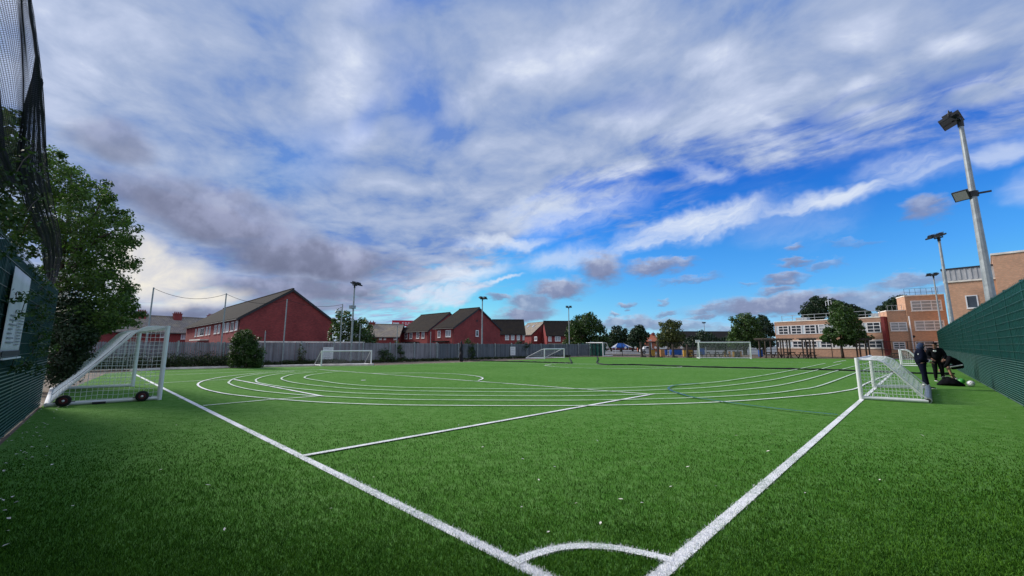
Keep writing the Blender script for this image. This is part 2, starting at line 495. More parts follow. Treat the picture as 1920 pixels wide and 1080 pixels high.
def M_roof(name, c, row=.28):
    m, N, b = new_mat(name)
    tc = N.n('ShaderNodeTexCoord')
    bt = N.n('ShaderNodeTexBrick')
    N.put(bt.inputs['Vector'], tc.outputs['UV'])
    k = lambda q: tuple(x * q for x in c[:3]) + (1,)
    bt.inputs['Color1'].default_value = k(1.15); bt.inputs['Color2'].default_value = k(.85); bt.inputs['Mortar'].default_value = k(.4)
    bt.inputs['Scale'].default_value = 1.0; bt.inputs['Brick Width'].default_value = .3; bt.inputs['Row Height'].default_value = row
    bt.inputs['Mortar Size'].default_value = .02
    f = N.noise(tc.outputs['Object'], .8, 6, .65)
    col = N.mix(N.ss(f, .4, .7), bt.outputs[0], N.mix(1.0, bt.outputs[0], (1.25, 1.2, 1.0, 1), 'MULTIPLY'))
    N.put(b.inputs['Base Color'], col)
    b.inputs['Roughness'].default_value = .9
    b.inputs['Specular IOR Level'].default_value = .08
    return m
def M_leaf(name, dark, lightc, trans=.25):
    m, N, b = new_mat(name)
    a = N.n('ShaderNodeAttribute', attribute_name='tint')
    P = N.n('ShaderNodeTexCoord').outputs['Object']
    f = N.noise(P, 1.3, 3, .6)
    t = N.m('ADD', N.m('MULTIPLY', a.outputs['Fac'], .75), N.m('MULTIPLY', f, .35))
    col = N.mix(N.ss(t, .15, .95), dark, lightc)
    N.put(b.inputs['Base Color'], col)
    b.inputs['Roughness'].default_value = .5
    b.inputs['Specular IOR Level'].default_value = .35
    tr = N.n('ShaderNodeBsdfTranslucent'); N.put(tr.inputs[0], N.mix(1.0, col, (1.3, 1.5, .6, 1), 'MULTIPLY'))
    mx = N.n('ShaderNodeMixShader'); mx.inputs[0].default_value = trans
    N.t.links.new(b.outputs[0], mx.inputs[1]); N.t.links.new(tr.outputs[0], mx.inputs[2])
    N.t.links.new(mx.outputs[0], N.t.nodes['Material Output'].inputs[0])
    return m

MAT = {}
MAT['white_metal'] = M('white_powder_coat', (.74, .76, .78), .35, .05, 3, stain=.12)
MAT['white_net'] = M('white_cord', (.85, .87, .88), .8, .06)
MAT['grey_net'] = M('grey_cord', (.35, .38, .38), .8, .1)
MAT['black_net'] = M('black_cord', (.012, .013, .020), .8, .3)
MAT['galv'] = M('galvanised_steel', (.30, .33, .35), .5, .18, 5, metal=.35, stain=.3)
MAT['dark_metal'] = M('dark_painted_metal', (.018, .02, .024), .45, .2)
MAT['glass_lamp'] = M('lamp_glass', (.03, .032, .035), .15, .05)
MAT['tyre'] = M('black_rubber', (.012, .012, .013), .75, .2)
MAT['rim'] = M('red_plastic', (.085, .010, .016), .45, .1)
MAT['fence_green'] = M('green_coated_steel', (.010, .075, .062), .38, .15, 6)
MAT['fence_bar'] = M('green_grey_coated_wire', (.085, .185, .175), .32, .2, 6)
MAT['screen'] = M('green_windbreak_fabric', (.003, .043, .037), .85, .22, 2.2, bump=.3, bscale=300, spec=.15)
def M_boards(name, c):
    m, N, b = new_mat(name)
    P = N.n('ShaderNodeTexCoord').outputs['Object']
    f = N.noise(N.map(P, scl=(5, 5, .12)), 1.0, 4, .7)
    g = N.noise(N.map(P, scl=(.8, .8, .9)), 1.0, 5, .65)
    col = N.ramp(f, [(.25, tuple(x * .45 for x in c)), (.5, c), (.75, tuple(min(1, x * 1.3) for x in c))])
    col = N.mix(N.m('MULTIPLY', N.ss(g, .48, .75), .5), col, tuple(x * .4 for x in c) + (1,))
    N.put(b.inputs['Base Color'], col)
    b.inputs['Roughness'].default_value = .9; b.inputs['Specular IOR Level'].default_value = .15
    return m
MAT['palisade'] = M_boards('weathered_grey_boards', (.235, .235, .27))
MAT['palisade_dark'] = M_boards('weathered_slate_boards', (.115, .135, .165))
MAT['soil'] = M('trodden_soil', (.15, .115, .085), .95, .45, 1.6, bump=.6, bscale=14)
MAT['tarmac'] = M('pale_worn_tarmac', (.17, .18, .19), .92, .15, .8)
MAT['concrete'] = M('pale_concrete', (.74, .70, .64), .9, .2, 2)
MAT['brick_red'] = M_brick('dark_red_brick', (.30, .054, .054, 1), (.205, .038, .040, 1), (.19, .08, .075, 1))
MAT['brick_buff'] = M_brick('buff_orange_brick', (.56, .325, .215, 1), (.47, .27, .175, 1), (.46, .34, .25, 1), var=.14)
MAT['brick_pink'] = M_brick('weathered_brown_brick', (.40, .245, .172, 1), (.32, .185, .13, 1), (.38, .28, .21, 1), var=.2)
MAT['roof_dark'] = M_roof('dark_concrete_tiles', (.018, .017, .017))
MAT['roof_brown'] = M_roof('brown_concrete_tiles', (.034, .029, .027))
MAT['roof_pale'] = M_roof('pale_weathered_slates', (.30, .265, .235))
MAT['white_pvc'] = M('white_window_plastic', (.70, .71, .74), .4, .05)
MAT['pane'] = M('window_glass', (.035, .045, .06), .06, .3, .7, spec=.8)
MAT['pane_blind'] = M('window_glass_with_blind', (.34, .37, .40), .25, .2, .7)
MAT['pane_pale'] = M('pale_infill_panel', (.42, .50, .55), .4, .1)
MAT['fascia'] = M('dark_fascia_board', (.022, .022, .028), .6, .2)
MAT['red_paint'] = M('bright_red_cladding', (.45, .012, .035), .4, .08)
MAT['timber'] = M('dark_stained_timber', (.060, .044, .038), .8, .3)
MAT['yellow'] = M('ochre_painted_board', (.46, .27, .045), .6, .15)
MAT['orange_board'] = M('orange_brown_board', (.42, .20, .075), .6, .15)
MAT['blue_box'] = M('blue_plastic', (.008, .075, .33), .5, .12)
MAT['bark'] = M('grey_brown_bark', (.06, .045, .035), .9, .35, 8, bump=.6, bscale=20)
MAT['leaf_dark'] = M_leaf('dark_green_leaves', (.012, .035, .010, 1), (.060, .115, .022, 1))
MAT['leaf_mid'] = M_leaf('mid_green_leaves', (.016, .040, .012, 1), (.070, .125, .032, 1))
MAT['leaf_olive'] = M_leaf('olive_leaves', (.030, .045, .014, 1), (.115, .135, .040, 1))
MAT['leaf_deep'] = M_leaf('deep_green_leaves', (.006, .020, .008, 1), (.028, .060, .020, 1), .12)
MAT['leaf_pine'] = M_leaf('fresh_green_leaves', (.016, .042, .010, 1), (.075, .14, .035, 1))
MAT['weed'] = M_leaf('rank_weeds', (.016, .030, .012, 1), (.075, .11, .035, 1))
MAT['flower'] = M('white_blossom', (.7, .68, .62), .7, .1)

# ------------------------------------------------------------------ ground
def M_turf():
    m, N, b = new_mat('artificial_turf')
    P = N.n('ShaderNodeTexCoord').outputs['Object']
    grain = N.noise(P, 55, 3, .7)
    tuft = N.noise(P, 7.5, 5, .7)
    mid = N.noise(P, 3.2, 5, .7)
    big = N.noise(P, .28, 3, .55)
    t = N.m('ADD', N.m('ADD', N.m('MULTIPLY', grain, .50), N.m('MULTIPLY', tuft, .30)), N.m('ADD', N.m('MULTIPLY', mid, .28), N.m('MULTIPLY', big, .12)))
    col = N.ramp(t, [(.37, (.010, .044, .004)), (.49, (.042, .138, .013)), (.58, (.074, .193, .031)), (.71, (.142, .275, .076))])
    N.put(b.inputs['Base Color'], col)
    b.inputs['Roughness'].default_value = .95
    b.inputs['Specular IOR Level'].default_value = .04
    bp = N.n('ShaderNodeBump'); bp.inputs['Strength'].default_value = .45; bp.inputs['Distance'].default_value = .02
    N.put(bp.inputs['Height'], N.m('ADD', N.m('MULTIPLY', tuft, .35), N.m('MULTIPLY', grain, .6)))
    N.put(b.inputs['Normal'], bp.outputs[0])
    return m
def M_line(name, c, worn):
    m, N, b = new_mat(name)
    P = N.n('ShaderNodeTexCoord').outputs['Object']
    g = N.noise(P, 75, 2, .7); w = N.noise(P, 1.1, 4, .6)
    t = N.m('ADD', g, N.m('MULTIPLY', N.m('SUBTRACT', w, .5), .6))
    N.put(b.inputs['Base Color'], N.mix(N.ss(t, worn - .14, worn + .14), (.06, .17, .05, 1), c))
    b.inputs['Roughness'].default_value = .8
    bp = N.n('ShaderNodeBump'); bp.inputs['Strength'].default_value = .5; bp.inputs['Distance'].default_value = .02
    N.put(bp.inputs['Height'], g); N.put(b.inputs['Normal'], bp.outputs[0])
    return m
MAT['turf'] = M_turf()
MAT['line'] = M_line('white_turf_line', (.90, .90, .91, 1), .40)
MAT['line_soft'] = M_line('thin_white_turf_line', (.62, .72, .62, 1), .38)
MAT['line_blue'] = M_line('blue_turf_line', (.018, .105, .22, 1), .40)

def fibre_mat(name, lo, hi, tr):
    m, N, b = new_mat(name)
    a = N.n('ShaderNodeAttribute', attribute_name='tint')
    P = N.n('ShaderNodeTexCoord').outputs['Object']
    f = N.noise(P, 1.6, 3, .6)
    t = N.m('ADD', N.m('MULTIPLY', a.outputs['Fac'], .8), N.m('MULTIPLY', N.m('SUBTRACT', f, .4), .7))
    col = N.mix(N.ss(t, 0, 1), lo, hi)
    N.put(b.inputs['Base Color'], col)
    b.inputs['Roughness'].default_value = .6
    b.inputs['Specular IOR Level'].default_value = .10
    t2 = N.n('ShaderNodeBsdfTranslucent'); N.put(t2.inputs[0], col)
    mx = N.n('ShaderNodeMixShader'); mx.inputs[0].default_value = tr
    N.t.links.new(b.outputs[0], mx.inputs[1]); N.t.links.new(t2.outputs[0], mx.inputs[2])
    N.t.links.new(mx.outputs[0], N.t.nodes['Material Output'].inputs[0])
    return m
MAT['fibre'] = fibre_mat('green_turf_fibre', (.010, .053, .003, 1), (.098, .242, .023, 1), .22)
MAT['fibre_white'] = fibre_mat('white_turf_fibre', (.72, .73, .76, 1), (.93, .93, .95, 1), .2)

def flat(name, pts, z, mat):
    return tag(MB().add([(p[0], p[1], z) for p in pts], [tuple(range(len(pts)))]).build(name, mat), kind='structure')
flat('ground', [(-1500, -1500), (1500, -1500), (1500, 1500), (-1500, 1500)], -.03, MAT['tarmac'])
# soil behind the turf, between turf and the board fence, and under the hedge
flat('soil', [(-60, -20), (-3, -20), (-3, 3), (60, 66), (20, 80), (-2, 56), (-38, 22), (-60, 40)], -.014, MAT['soil'])
edge_px = [(100, 742), (200, 700), (313, 693), (448, 690), (594, 686.5), (700, 685.2), (780, 682), (858, 679.4), (1000, 674), (1085, 669), (1300, 671), (1450, 672), (1640, 672.5), (1752, 676)]
turf_pts = [at(*p) for p in edge_px] + [Vector((46, 43.2, 0)), Vector((-8, -10.7, 0)), Vector((-3, -12, 0)), Vector((8, -9.9, 0)), Vector((-2.2, 0.3, 0))]
flat('artificial_turf', [at(*p) for p in edge_px] + [Vector((45.3, 42.6, 0)), Vector((-1.0, -3.7, 0)), Vector((-1.3, -.2, 0))], 0.0, MAT['turf'])
# pale edging along the far left end of the turf
kerb = MB()
kp = [at(u, v) for u, v in ((250, 695.5), (313, 691.8), (448, 688.8), (594, 685.2), (700, 684.2))]
for a, b in zip(kp, kp[1:]):
    kerb.bar(a + Vector((0, 0, .03)), b + Vector((0, 0, .03)), .55, .14)
tag(kerb.build('kerb', MAT['concrete']), kind='structure')

def catmull(pts, n=10):
    out = []
    P = [pts[0] * 2 - pts[1]] + pts + [pts[-1] * 2 - pts[-2]]
    for i in range(1, len(P) - 2):
        for k in range(n):
            t = k / n
            p0, p1, p2, p3 = P[i - 1], P[i], P[i + 1], P[i + 2]
            out.append(.5 * ((2 * p1) + (p2 - p0) * t + (2 * p0 - 5 * p1 + 4 * p2 - p3) * t * t + (3 * p1 - p0 - 3 * p2 + p3) * t ** 3))
    out.append(pts[-1])
    return out
LINES = []                                          # (points, half width) of the lines near the camera, for the fibres
def mark(name, pts, w, mat, z, smooth=True, near=False, half=1.0):
    pts = [Vector((p.x, p.y, 0)) for p in pts]
    if smooth and len(pts) > 2:
        pts = catmull(pts)
    vs = []
    for i, p in enumerate(pts):
        d = (pts[min(i + 1, len(pts) - 1)] - pts[max(i - 1, 0)]).normalized()
        n_ = Vector((-d.y, d.x, 0)) * (w / 2)
        vs += [p + n_ + Vector((0, 0, z)), p - n_ + Vector((0, 0, z))]
    fs = [(2 * i, 2 * i + 1, 2 * i + 3, 2 * i + 2) for i in range(len(pts) - 1)]
    if near:
        LINES.append((np.array([(p.x, p.y) for p in pts]), w / 2))
    return tag(MB().add(vs, fs).build(name, mat), kind='structure')
def px(*q):
    return [at(u, v) for u, v in q]
# touch line and goal line meeting at the corner below the frame
cl0, cl1 = at(253.5, 702.0), at(995, 1070.5)
cr0, cr1 = at(1690, 684.6), at(1250, 1069)
d1, d2 = (cl1 - cl0).normalized(), (cr1 - cr0).normalized()
den = d1.x * d2.y - d1.y * d2.x
tt = ((cr0.x - cl0.x) * d2.y - (cr0.y - cl0.y) * d2.x) / den
CORNER = cl0 + d1 * tt
mark('touch_line', [cl0 - d1 * 1.5, CORNER], .105, MAT['line'], .006, False, True)
mark('goal_line', [cr0 - d2 * 1.0, CORNER - d2 * .06], .105, MAT['line'], .010, False, True)
mark('corner_arc', px((967, 1056), (1003, 1042), (1050, 1030), (1100, 1026.6), (1150, 1029.7), (1205, 1040), (1262, 1053.5)), .085, MAT['line'], .014, True, True)
mark('box_line', px((570, 856), (1225, 739.5)), .10, MAT['line'], .018, False, True)
mark('box_line', px((1225, 740), (600, 693.2)), .09, MAT['line'], .014, False)
mark('box_line', px((602, 693.3), (469, 697), (200, 708)), .09, MAT['line_soft'], .010, False)
mark('far_line', px((860, 679.9), (700, 686.4), (594, 688.2), (448, 692.5), (309, 697.7), (200, 702)), .08, MAT['line_soft'], .006, False)
mark('small_box_line', px((437, 711.6), (606.5, 744)), .10, MAT['line'], .018, False)
mark('small_box_line', px((604, 743.3), (504, 750.5), (381, 761.7)), .08, MAT['line'], .022, False)
mark('small_box_line', px((437, 711.6), (373, 714), (306, 718), (270, 720.5)), .08, MAT['line_soft'], .010, False)
mark('line_tick', px((334, 748.6), (347, 748.4)), .04, MAT['line'], .012, False)
TR = [
    [(1690, 694), (1636, 714.6), (1607.7, 728.3), (1581.7, 734), (1540, 740), (1440, 749), (1340, 755.4), (1240, 759), (1120, 761.5), (1000, 762.3), (800, 761.3), (700, 759.4), (600, 755.4), (531.7, 750.6), (470, 745), (419, 738.7), (383.8, 730.4), (371, 723), (375.4, 717.5), (390, 712.7), (417, 707.5), (448, 703.8), (490, 699.5), (552, 696.3)],
    [(1690, 676), (1636, 689), (1602.5, 700.6), (1540, 723.5), (1495, 732), (1440, 739), (1340, 745.4), (1240, 749), (1120, 751.5), (1000, 752), (800, 751), (700, 748.6), (600, 744), (565, 741.8), (490, 734.5), (448, 727), (429.6, 720), (430.6, 715.8), (440, 710.6), (461, 705.8), (498, 700.8), (552, 697)],
    [(1640, 678), (1602.5, 687), (1567, 696.5), (1540, 704.8), (1500, 715.5), (1440, 726.7), (1340, 736), (1240, 739.8), (1120, 743), (1000, 744), (800, 742.3), (700, 739.6), (640, 737), (552.5, 729.4), (490, 720), (479.6, 714.8), (483.8, 710.6), (500, 705.8), (531.7, 701), (584, 697)],
    [(1577.5, 682.6), (1560, 687), (1527.5, 695.8), (1480, 706.5), (1440, 714.5), (1340, 726.7), (1240, 732.2), (1120, 735.6), (1000, 736.7), (800, 735), (700, 732), (640, 728.7), (573, 722), (538, 716), (527.5, 711), (535.8, 706.5), (552.5, 702.3), (594, 698)],
    [(1548, 681.8), (1486, 695), (1440, 703.5), (1390, 711.3), (1340, 718), (1240, 725.6), (1120, 730), (1000, 731), (800, 729), (700, 725.6), (640, 721), (604.6, 716), (577.5, 711.7), (571, 708.5), (581.7, 704.4), (606.7, 700.8), (640, 697)],
]
for k, q in enumerate(TR):
    mark('track_lane_line', px(*q), .075, MAT['line_soft'] if k else MAT['line'], .026 + .004 * k)
mark('goal_area_arc', px((700, 700.6), (777, 699.8), (839.6, 701), (887.5, 705), (905, 709.6), (897, 714.3)), .085, MAT['line'], .022)
cc = [(1021, 685.3), (1039, 682.6), (1075, 682), (1117.5, 682.6), (1204, 684.6), (1260, 686.3), (1278, 687.9), (1252.5, 689.8), (1194, 691.3), (1147.5, 691), (1091, 690), (1044, 688), (1021, 685.3)]
mark('centre_circle', px(*cc), .08, MAT['line'], .014)
mark('halfway_line', px((858, 679.6), (1000, 681.6), (1065, 682.6), (1277.5, 689.4), (1490, 694.6), (1640, 699.5)), .08, MAT['line_soft'], .018, False)
mark('far_line', px((1150, 674.5), (1240, 675.6), (1427, 678), (1520, 680)), .08, MAT['line_soft'], .010, False)
mark('far_line', px((1563, 680), (1586, 675.6)), .09, MAT['line'], .014, False)
mark('blue_line', px((1310, 720.4), (1275, 723), (1260, 725.6), (1253.4, 730), (1260, 735), (1282.5, 742.5), (1302.5, 747.5), (1365, 757), (1440, 767), (1506.7, 774.6), (1571, 781)), .075, MAT['line_blue'], .046)
mark('penalty_spot', px((677, 713.4), (685.5, 713.0)), .18, MAT['line'], .012, False)

# ------------------------------------------------------------------ turf fibres near the camera
def fibres():
    n = 330000
    u = RNG.uniform(-420, 2340, n); v = 735 + (1180 - 735) * RNG.random(n) ** .80
    a = (u - 960) / F; b = (540 - v) / F
    dx, dy, dz = a, CP - b * SP, SP + b * CP
    t = -CAM_H / dz
    x, y = dx * t, dy * t
    x += RNG.normal(0, .02, n); y += RNG.normal(0, .02, n)
    keep = (x + y > -1.45) & (y > x - 2.45)
    x, y = x[keep], y[keep]
    n = len(x)
    white = np.zeros(n, bool)
    for P, hw in LINES:
        for p, q in zip(P, P[1:]):
            d = q - p; L2 = (d ** 2).sum()
            s_ = np.clip(((x - p[0]) * d[0] + (y - p[1]) * d[1]) / L2, 0, 1)
            dist = np.hypot(x - p[0] - s_ * d[0], y - p[1] - s_ * d[1])
            white |= dist < hw + RNG.normal(0, .011, n)
    r = np.hypot(x, y)
    def make(sel, name, mat, hmin, hmax, label):
        X, Y = x[sel], y[sel]; k = len(X)
        rr = r[sel]
        h = RNG.uniform(hmin, hmax, k)
        h *= np.clip((15 - rr) / 9, .22, 1)
        w = RNG.uniform(.0016, .0030, k) * np.clip(rr / 5.0, 1.0, 1.7)
        th = RNG.uniform(0, 2 * np.pi, k)
        lean = RNG.uniform(.1, .95, k) * h; la = RNG.uniform(0, 2 * np.pi, k) 
        cx, sx = np.cos(th) * w, np.sin(th) * w
        lx, ly = np.cos(la) * lean, np.sin(la) * lean
        z0 = np.full(k, -.004)
        V = np.empty((k, 5, 3))
        V[:, 0] = np.stack([X - cx, Y - sx, z0], 1); V[:, 1] = np.stack([X + cx, Y + sx, z0], 1)
        V[:, 2] = np.stack([X + cx * .85 + lx * .35, Y + sx * .85 + ly * .35, h * .6], 1)
        V[:, 3] = np.stack([X - cx * .85 + lx * .35, Y - sx * .85 + ly * .35, h * .6], 1)
        V[:, 4] = np.stack([X + lx, Y + ly, h * .92], 1)
        base = np.arange(k)[:, None] * 5
        tint = np.repeat(RNG.random(k), 5) * .8 + np.tile([0, 0, .12, .12, .2], k)
        o = np_mesh(name, V.reshape(-1, 3), [base + np.array([0, 1, 2, 3]), base + np.array([3, 2, 4])], mat, tint=tint)
        return tag(o, label, 'turf', kind='stuff')
    make(~white, 'turf_fibres', MAT['fibre'], .018, .040, 'short green plastic fibres of the artificial turf')
    make(white, 'line_fibres', MAT['fibre_white'], .018, .038, 'white plastic fibres of the pitch lines')
fibres()
def litter():
    pts, mb = [], MB()
    for u, v in ((1010, 905), (1258, 918), (1344, 917), (1164, 942), (1204, 949), (1080, 950), (978, 957), (1126, 988), (1028, 1005), (30, 948), (5, 944), (97, 876), (44, 876), (135, 955), (300, 886), (53, 838), (30, 813), (12, 1003), (390, 915), (1380, 820), (1585, 870), (860, 800), (905, 842), (1760, 742), (1730, 820), (1885, 785), (1650, 905), (1120, 830), (980, 865), (1440, 850), (700, 900), (620, 960), (760, 840), (1040, 880), (1510, 930), (1820, 890), (330, 800), (420, 1000), (1290, 880), (1200, 870)):
        c = at(u, v) + Vector((0, 0, .034)); a = random.uniform(0, 6.28); s = random.uniform(.016, .030)
        d = Vector((math.cos(a), math.sin(a), random.uniform(-.2, .5))) * s; e = Vector((-math.sin(a), math.cos(a), random.uniform(0, .6))) * s * .5
        mb.add([c - d, c + e, c + d, c - e + Vector((0, 0, .006))], [(0, 1, 2), (0, 2, 3)])
    for k in range(160):                                   # along the foot of the left fence
        t = random.uniform(.5, 11); c = Vector((-1.64 - 1.0 - t + random.gauss(0, .03) + random.random() ** 2 * .7, 1.0 + t + random.random() ** 2 * .5, .03)); a = random.uniform(0, 6.28); s = random.uniform(.012, .03)
        d = Vector((math.cos(a), math.sin(a), random.uniform(-.2, .3))) * s; e = Vector((-math.sin(a), math.cos(a), random.uniform(0, .4))) * s * .6
        mb.add([c - d, c + e, c + d, c - e + Vector((0, 0, .006))], [(0, 1, 2), (0, 2, 3)])
    tag(mb.build('leaf_litter', M('dry_pale_leaves', (.72, .68, .60), .8, .4, 30)), 'small pale dry leaves scattered on the turf', 'leaf litter', kind='stuff')
litter()

# ------------------------------------------------------------------ wall-plane helper
class Wall:
    """vertical plane through two ground points; s runs along it, n points to the camera's side"""
    def __init__(s, A, B):
        s.A = Vector((A[0], A[1], 0)); B = Vector((B[0], B[1], 0))
        s.L = (B - s.A).length; s.d = (B - s.A) / s.L
        s.n = Vector((s.d.y, -s.d.x, 0))
        if s.n.dot(Vector((0, 0, 0)) - s.A) < 0: s.n = -s.n
    def P(s, a, n=0.0, z=0.0):
        return s.A + s.d * a + s.n * n + Vector((0, 0, z))
    def hit(s, u, v):
        d = ray(u, v); o = Vector((0, 0, CAM_H))
        t = (s.A - o).dot(s.n) / d.dot(s.n)
        p = o + d * t
        return (p - s.A).dot(s.d), p.z
    def box(s, mb, a0, a1, n0, n1, z0, z1):
        return mb.obox(s.P(a0, n0, z0), s.d * (a1 - a0), s.n * (n1 - n0), Vector((0, 0, z1 - z0)))

MAT['fence_wire'] = M('green_wire', (.022, .085, .075), .35, .2, 6)
# ------------------------------------------------------------------ green mesh fences along both sides
def mesh_fence(name, label, A, B, H, screen_from, step):
    W = Wall(A, B)
    f = thing(name, label, 'fence', W.P(0))
    k = max(1, round(W.L / step))
    for i in range(k + 1):
        a = W.L * i / k
        m = MB(); W.box(m, a - .035, a + .035, -.085, -.012, 0, H + .01)
        m.build('post', MAT['fence_green'], f)
    low, up, ver = MB(), MB(), MB()
    z = .06
    while z < 1.2:                                          # close-set rebound bars at the foot
        W.box(low, 0, W.L, 0, .012, z, z + .014); z += .062
    while z < H:
        W.box(up, 0, W.L, 0, .008, z, z + .009); z += .2
    a = .0
    while a < W.L:
        ver.strand(W.P(a, -.004, .02), W.P(a, -.004, H), .0035); a += .1 if W.L < 20 else .2
    low.build('rebound_bars', MAT['fence_bar'], f)
    up.build('upper_wires', MAT['fence_wire'], f)
    ver.build('upright_wires', MAT['fence_green'], f)
    return f, W
fR, WR = mesh_fence('mesh_fence', 'tall green mesh fence with solid green windbreak running along beside the people', (3.0, .35), (45.0, 42.35), 3.1, 0, 2.5)
m = MB(); n_ = 84
vs = []
for i in range(n_ + 1):                                     # slightly slack fabric behind the mesh
    a = WR.L * i / n_
    for j in range(9):
        z = .03 + 3.05 * j / 8
        o_ = -.03 - .012 * abs(math.sin(a * math.pi / 2.5)) * math.sin(math.pi * j / 8) * (.6 + .4 * math.sin(a * 1.7 + j))
        vs.append(WR.P(a, o_, z))
m.add(vs, [(i * 9 + j, i * 9 + j + 1, (i + 1) * 9 + j + 1, (i + 1) * 9 + j) for i in range(n_) for j in range(8)])
wind = m.build('windbreak', MAT['screen'], fR, smooth=True)
sol = wind.modifiers.new('thick', 'SOLIDIFY'); sol.thickness = .004
fL, WL = mesh_fence('mesh_fence', 'tall green mesh fence overgrown with leaves behind the big white goal', (-1.95, .31), (-12.5, 10.86), 3.1, 0, 2.5)
m = MB(); vs = []
for i in range(31):
    a = WL.L * i / 30
    for j in range(7):
        z = .03 + 3.0 * j / 6
        vs.append(WL.P(a, -.04 - .035 * abs(math.sin(a * math.pi / 2.5)) * math.sin(math.pi * j / 6), z))
m.add(vs, [(i * 7 + j, i * 7 + j + 1, (i + 1) * 7 + j + 1, (i + 1) * 7 + j) for i in range(30) for j in range(6)])
wind = m.build('windbreak', MAT['screen'], fL, smooth=True)
sol = wind.modifiers.new('thick', 'SOLIDIFY'); sol.thickness = .004

# banner tied to the left fence: pale sheet, rows of small grey print, dark foot strip
def banner():
    c = [WL.hit(31, 462), WL.hit(50.5, 510), WL.hit(29, 664), WL.hit(-4, 652)]
    a0, a1 = WL.hit(20, 560)[0] - .55, WL.hit(46, 560)[0]
    a0 = WL.hit(11, 560)[0]
    z0, z1 = 1.42, 2.78
    b = thing('banner', 'white printed banner with dark foot strip tied to the left fence', 'banner', WL.P(a0, 0, z0))
    s = MB(); vs = []
    nx, nz = 14, 8
    for i in range(nx + 1):
        for j in range(nz + 1):
            q = i / nx; r_ = j / nz
            vs.append(WL.P(a0 + (a1 - a0) * q, .035 + .012 * math.sin(q * 9) * math.sin(r_ * 3), z0 + (z1 - z0) * r_))
    k = nz + 1
    s.add(vs, [(i * k + j, i * k + j + 1, (i + 1) * k + j + 1, (i + 1) * k + j) for i in range(nx) for j in range(nz)])
    sh = s.build('sheet', M('banner_cloth', (.62, .60, .60), .6, .1, 2, stain=.15), b, smooth=True)
    sol = sh.modifiers.new('thick', 'SOLIDIFY'); sol.thickness = .003
    t = MB()
    W_ = a1 - a0
    def ln(x0, x1, z, h):
        WL.box(t, a0 + W_ * x0, a0 + W_ * x1, .052, .054, z0 + (z1 - z0) * z, z0 + (z1 - z0) * (z + h))
    for i in range(11):
        ln(.62, .62 + random.uniform(.14, .3), .14 + i * .036, .012)
    for i in range(7):
        ln(.12, .12 + random.uniform(.2, .4), .16 + i * .05, .016)
    t.build('print', M('grey_print', (.20, .21, .24), .6), b)
    t = MB(); WL.box(t, a0 + .01, a1 - .01, .052, .056, z0 + .012, z0 + .10)
    t.build('foot_strip', M('dark_print', (.018, .022, .035), .6), b)
    t = MB(); WL.box(t, a0, a1, .05, .075, z0 - .03, z0 - .005); t.build('bottom_rail', MAT['white_metal'], b)
banner()

# ------------------------------------------------------------------ weathered board fence at the back left
FA, FB = Vector((-30.2, 23.6, 0)), Vector((12.0, 62.6, 0))
def board_fence(name, label, A, B, H, mat, step=.125, jag=True, post=2.75):
    W = Wall(A, B)
    f = thing(name, label, 'fence', W.P(0))
    boards, a = MB(), 0.0
    while a < W.L:
        h = H + (random.uniform(-.03, .03) if jag else 0)
        w = step - random.uniform(.008, .02)
        n0 = random.uniform(-.006, .006)
        if jag:                                            # notched tops
            boards.prism([W.P(a, n0, .03), W.P(a + w, n0, .03), W.P(a + w, n0, h - .05), W.P(a + w / 2, n0, h), W.P(a, n0, h - .05)], W.n * .02)
        else:
            W.box(boards, a, a + w, n0, n0 + .02, .03, h)
        a += step
    boards.build('boards', mat, f)
    r = MB()
    for z in (.35, H - .3):
        W.box(r, 0, W.L, -.05, -.008, z, z + .09)
    r.build('rail', mat, f)
    k = max(1, round(W.L / post))
    for i in range(k + 1):
        m = MB(); W.box(m, W.L * i / k - .05, W.L * i / k + .05, .03, .12, 0, H + random.uniform(.02, .12)); m.build('post', MAT['galv'], f)
    return W
mid = FA.lerp(FB, .52)
board_fence('board_fence', 'pale grey weathered board fence in front of the large red gable', FA, mid, 1.87, MAT['palisade'])
board_fence('board_fence', 'dark slate coloured board fence in front of the pair of red houses', mid + (FB - FA).normalized() * .12, FB, 1.83, MAT['palisade_dark'])
WF = Wall(FA, FB)
# low pale capped wall behind the fence below the big gable
w = Wall(WF.P(12.2, -1.6), WF.P(22.5, -1.6))
m = MB(); w.box(m, 0, w.L, -.2, 0, 0, 1.86); m2 = MB(); w.box(m2, -.03, w.L + .03, -.24, .04, 1.863, 1.98)
t = thing('yard_wall', 'low wall with pale coping just behind the board fence under the red gable', 'wall', w.P(0))
m.build('wall_body', MAT['brick_red'], t); m2.build('coping', MAT['concrete'], t)

# notice boards fixed to that fence
MAT['print'] = M('pale_grey_print', (.34, .36, .42), .6)
def notice(label, u0, u1, v0, v1, lines):
    a0, zt = WF.hit(u0, v0); a1, zb = WF.hit(u1, v1)
    n = thing('notice_board', label, 'notice board', WF.P(a0, .13, zb), 'white notices on the board fence')
    m = MB(); WF.box(m, a0, a1, .13, .15, zb, zt); m.build('panel', MAT['white_pvc'], n)
    m = MB()
    for i in range(lines):
        z = zt - (zt - zb) * (i + .8) / (lines + .8)
        m = MB(); WF.box(m, a0 + .08, a0 + (a1 - a0) * random.uniform(.55, .93), .151, .153, z - .02, z + .015); m.build('text_line', MAT['print'], n)
notice('large white notice board behind the far white goal', 605, 623, 651, 673.5, 6)
notice('narrow white notice board between the lamp post and the far goal', 955.5, 965, 650, 666, 3)

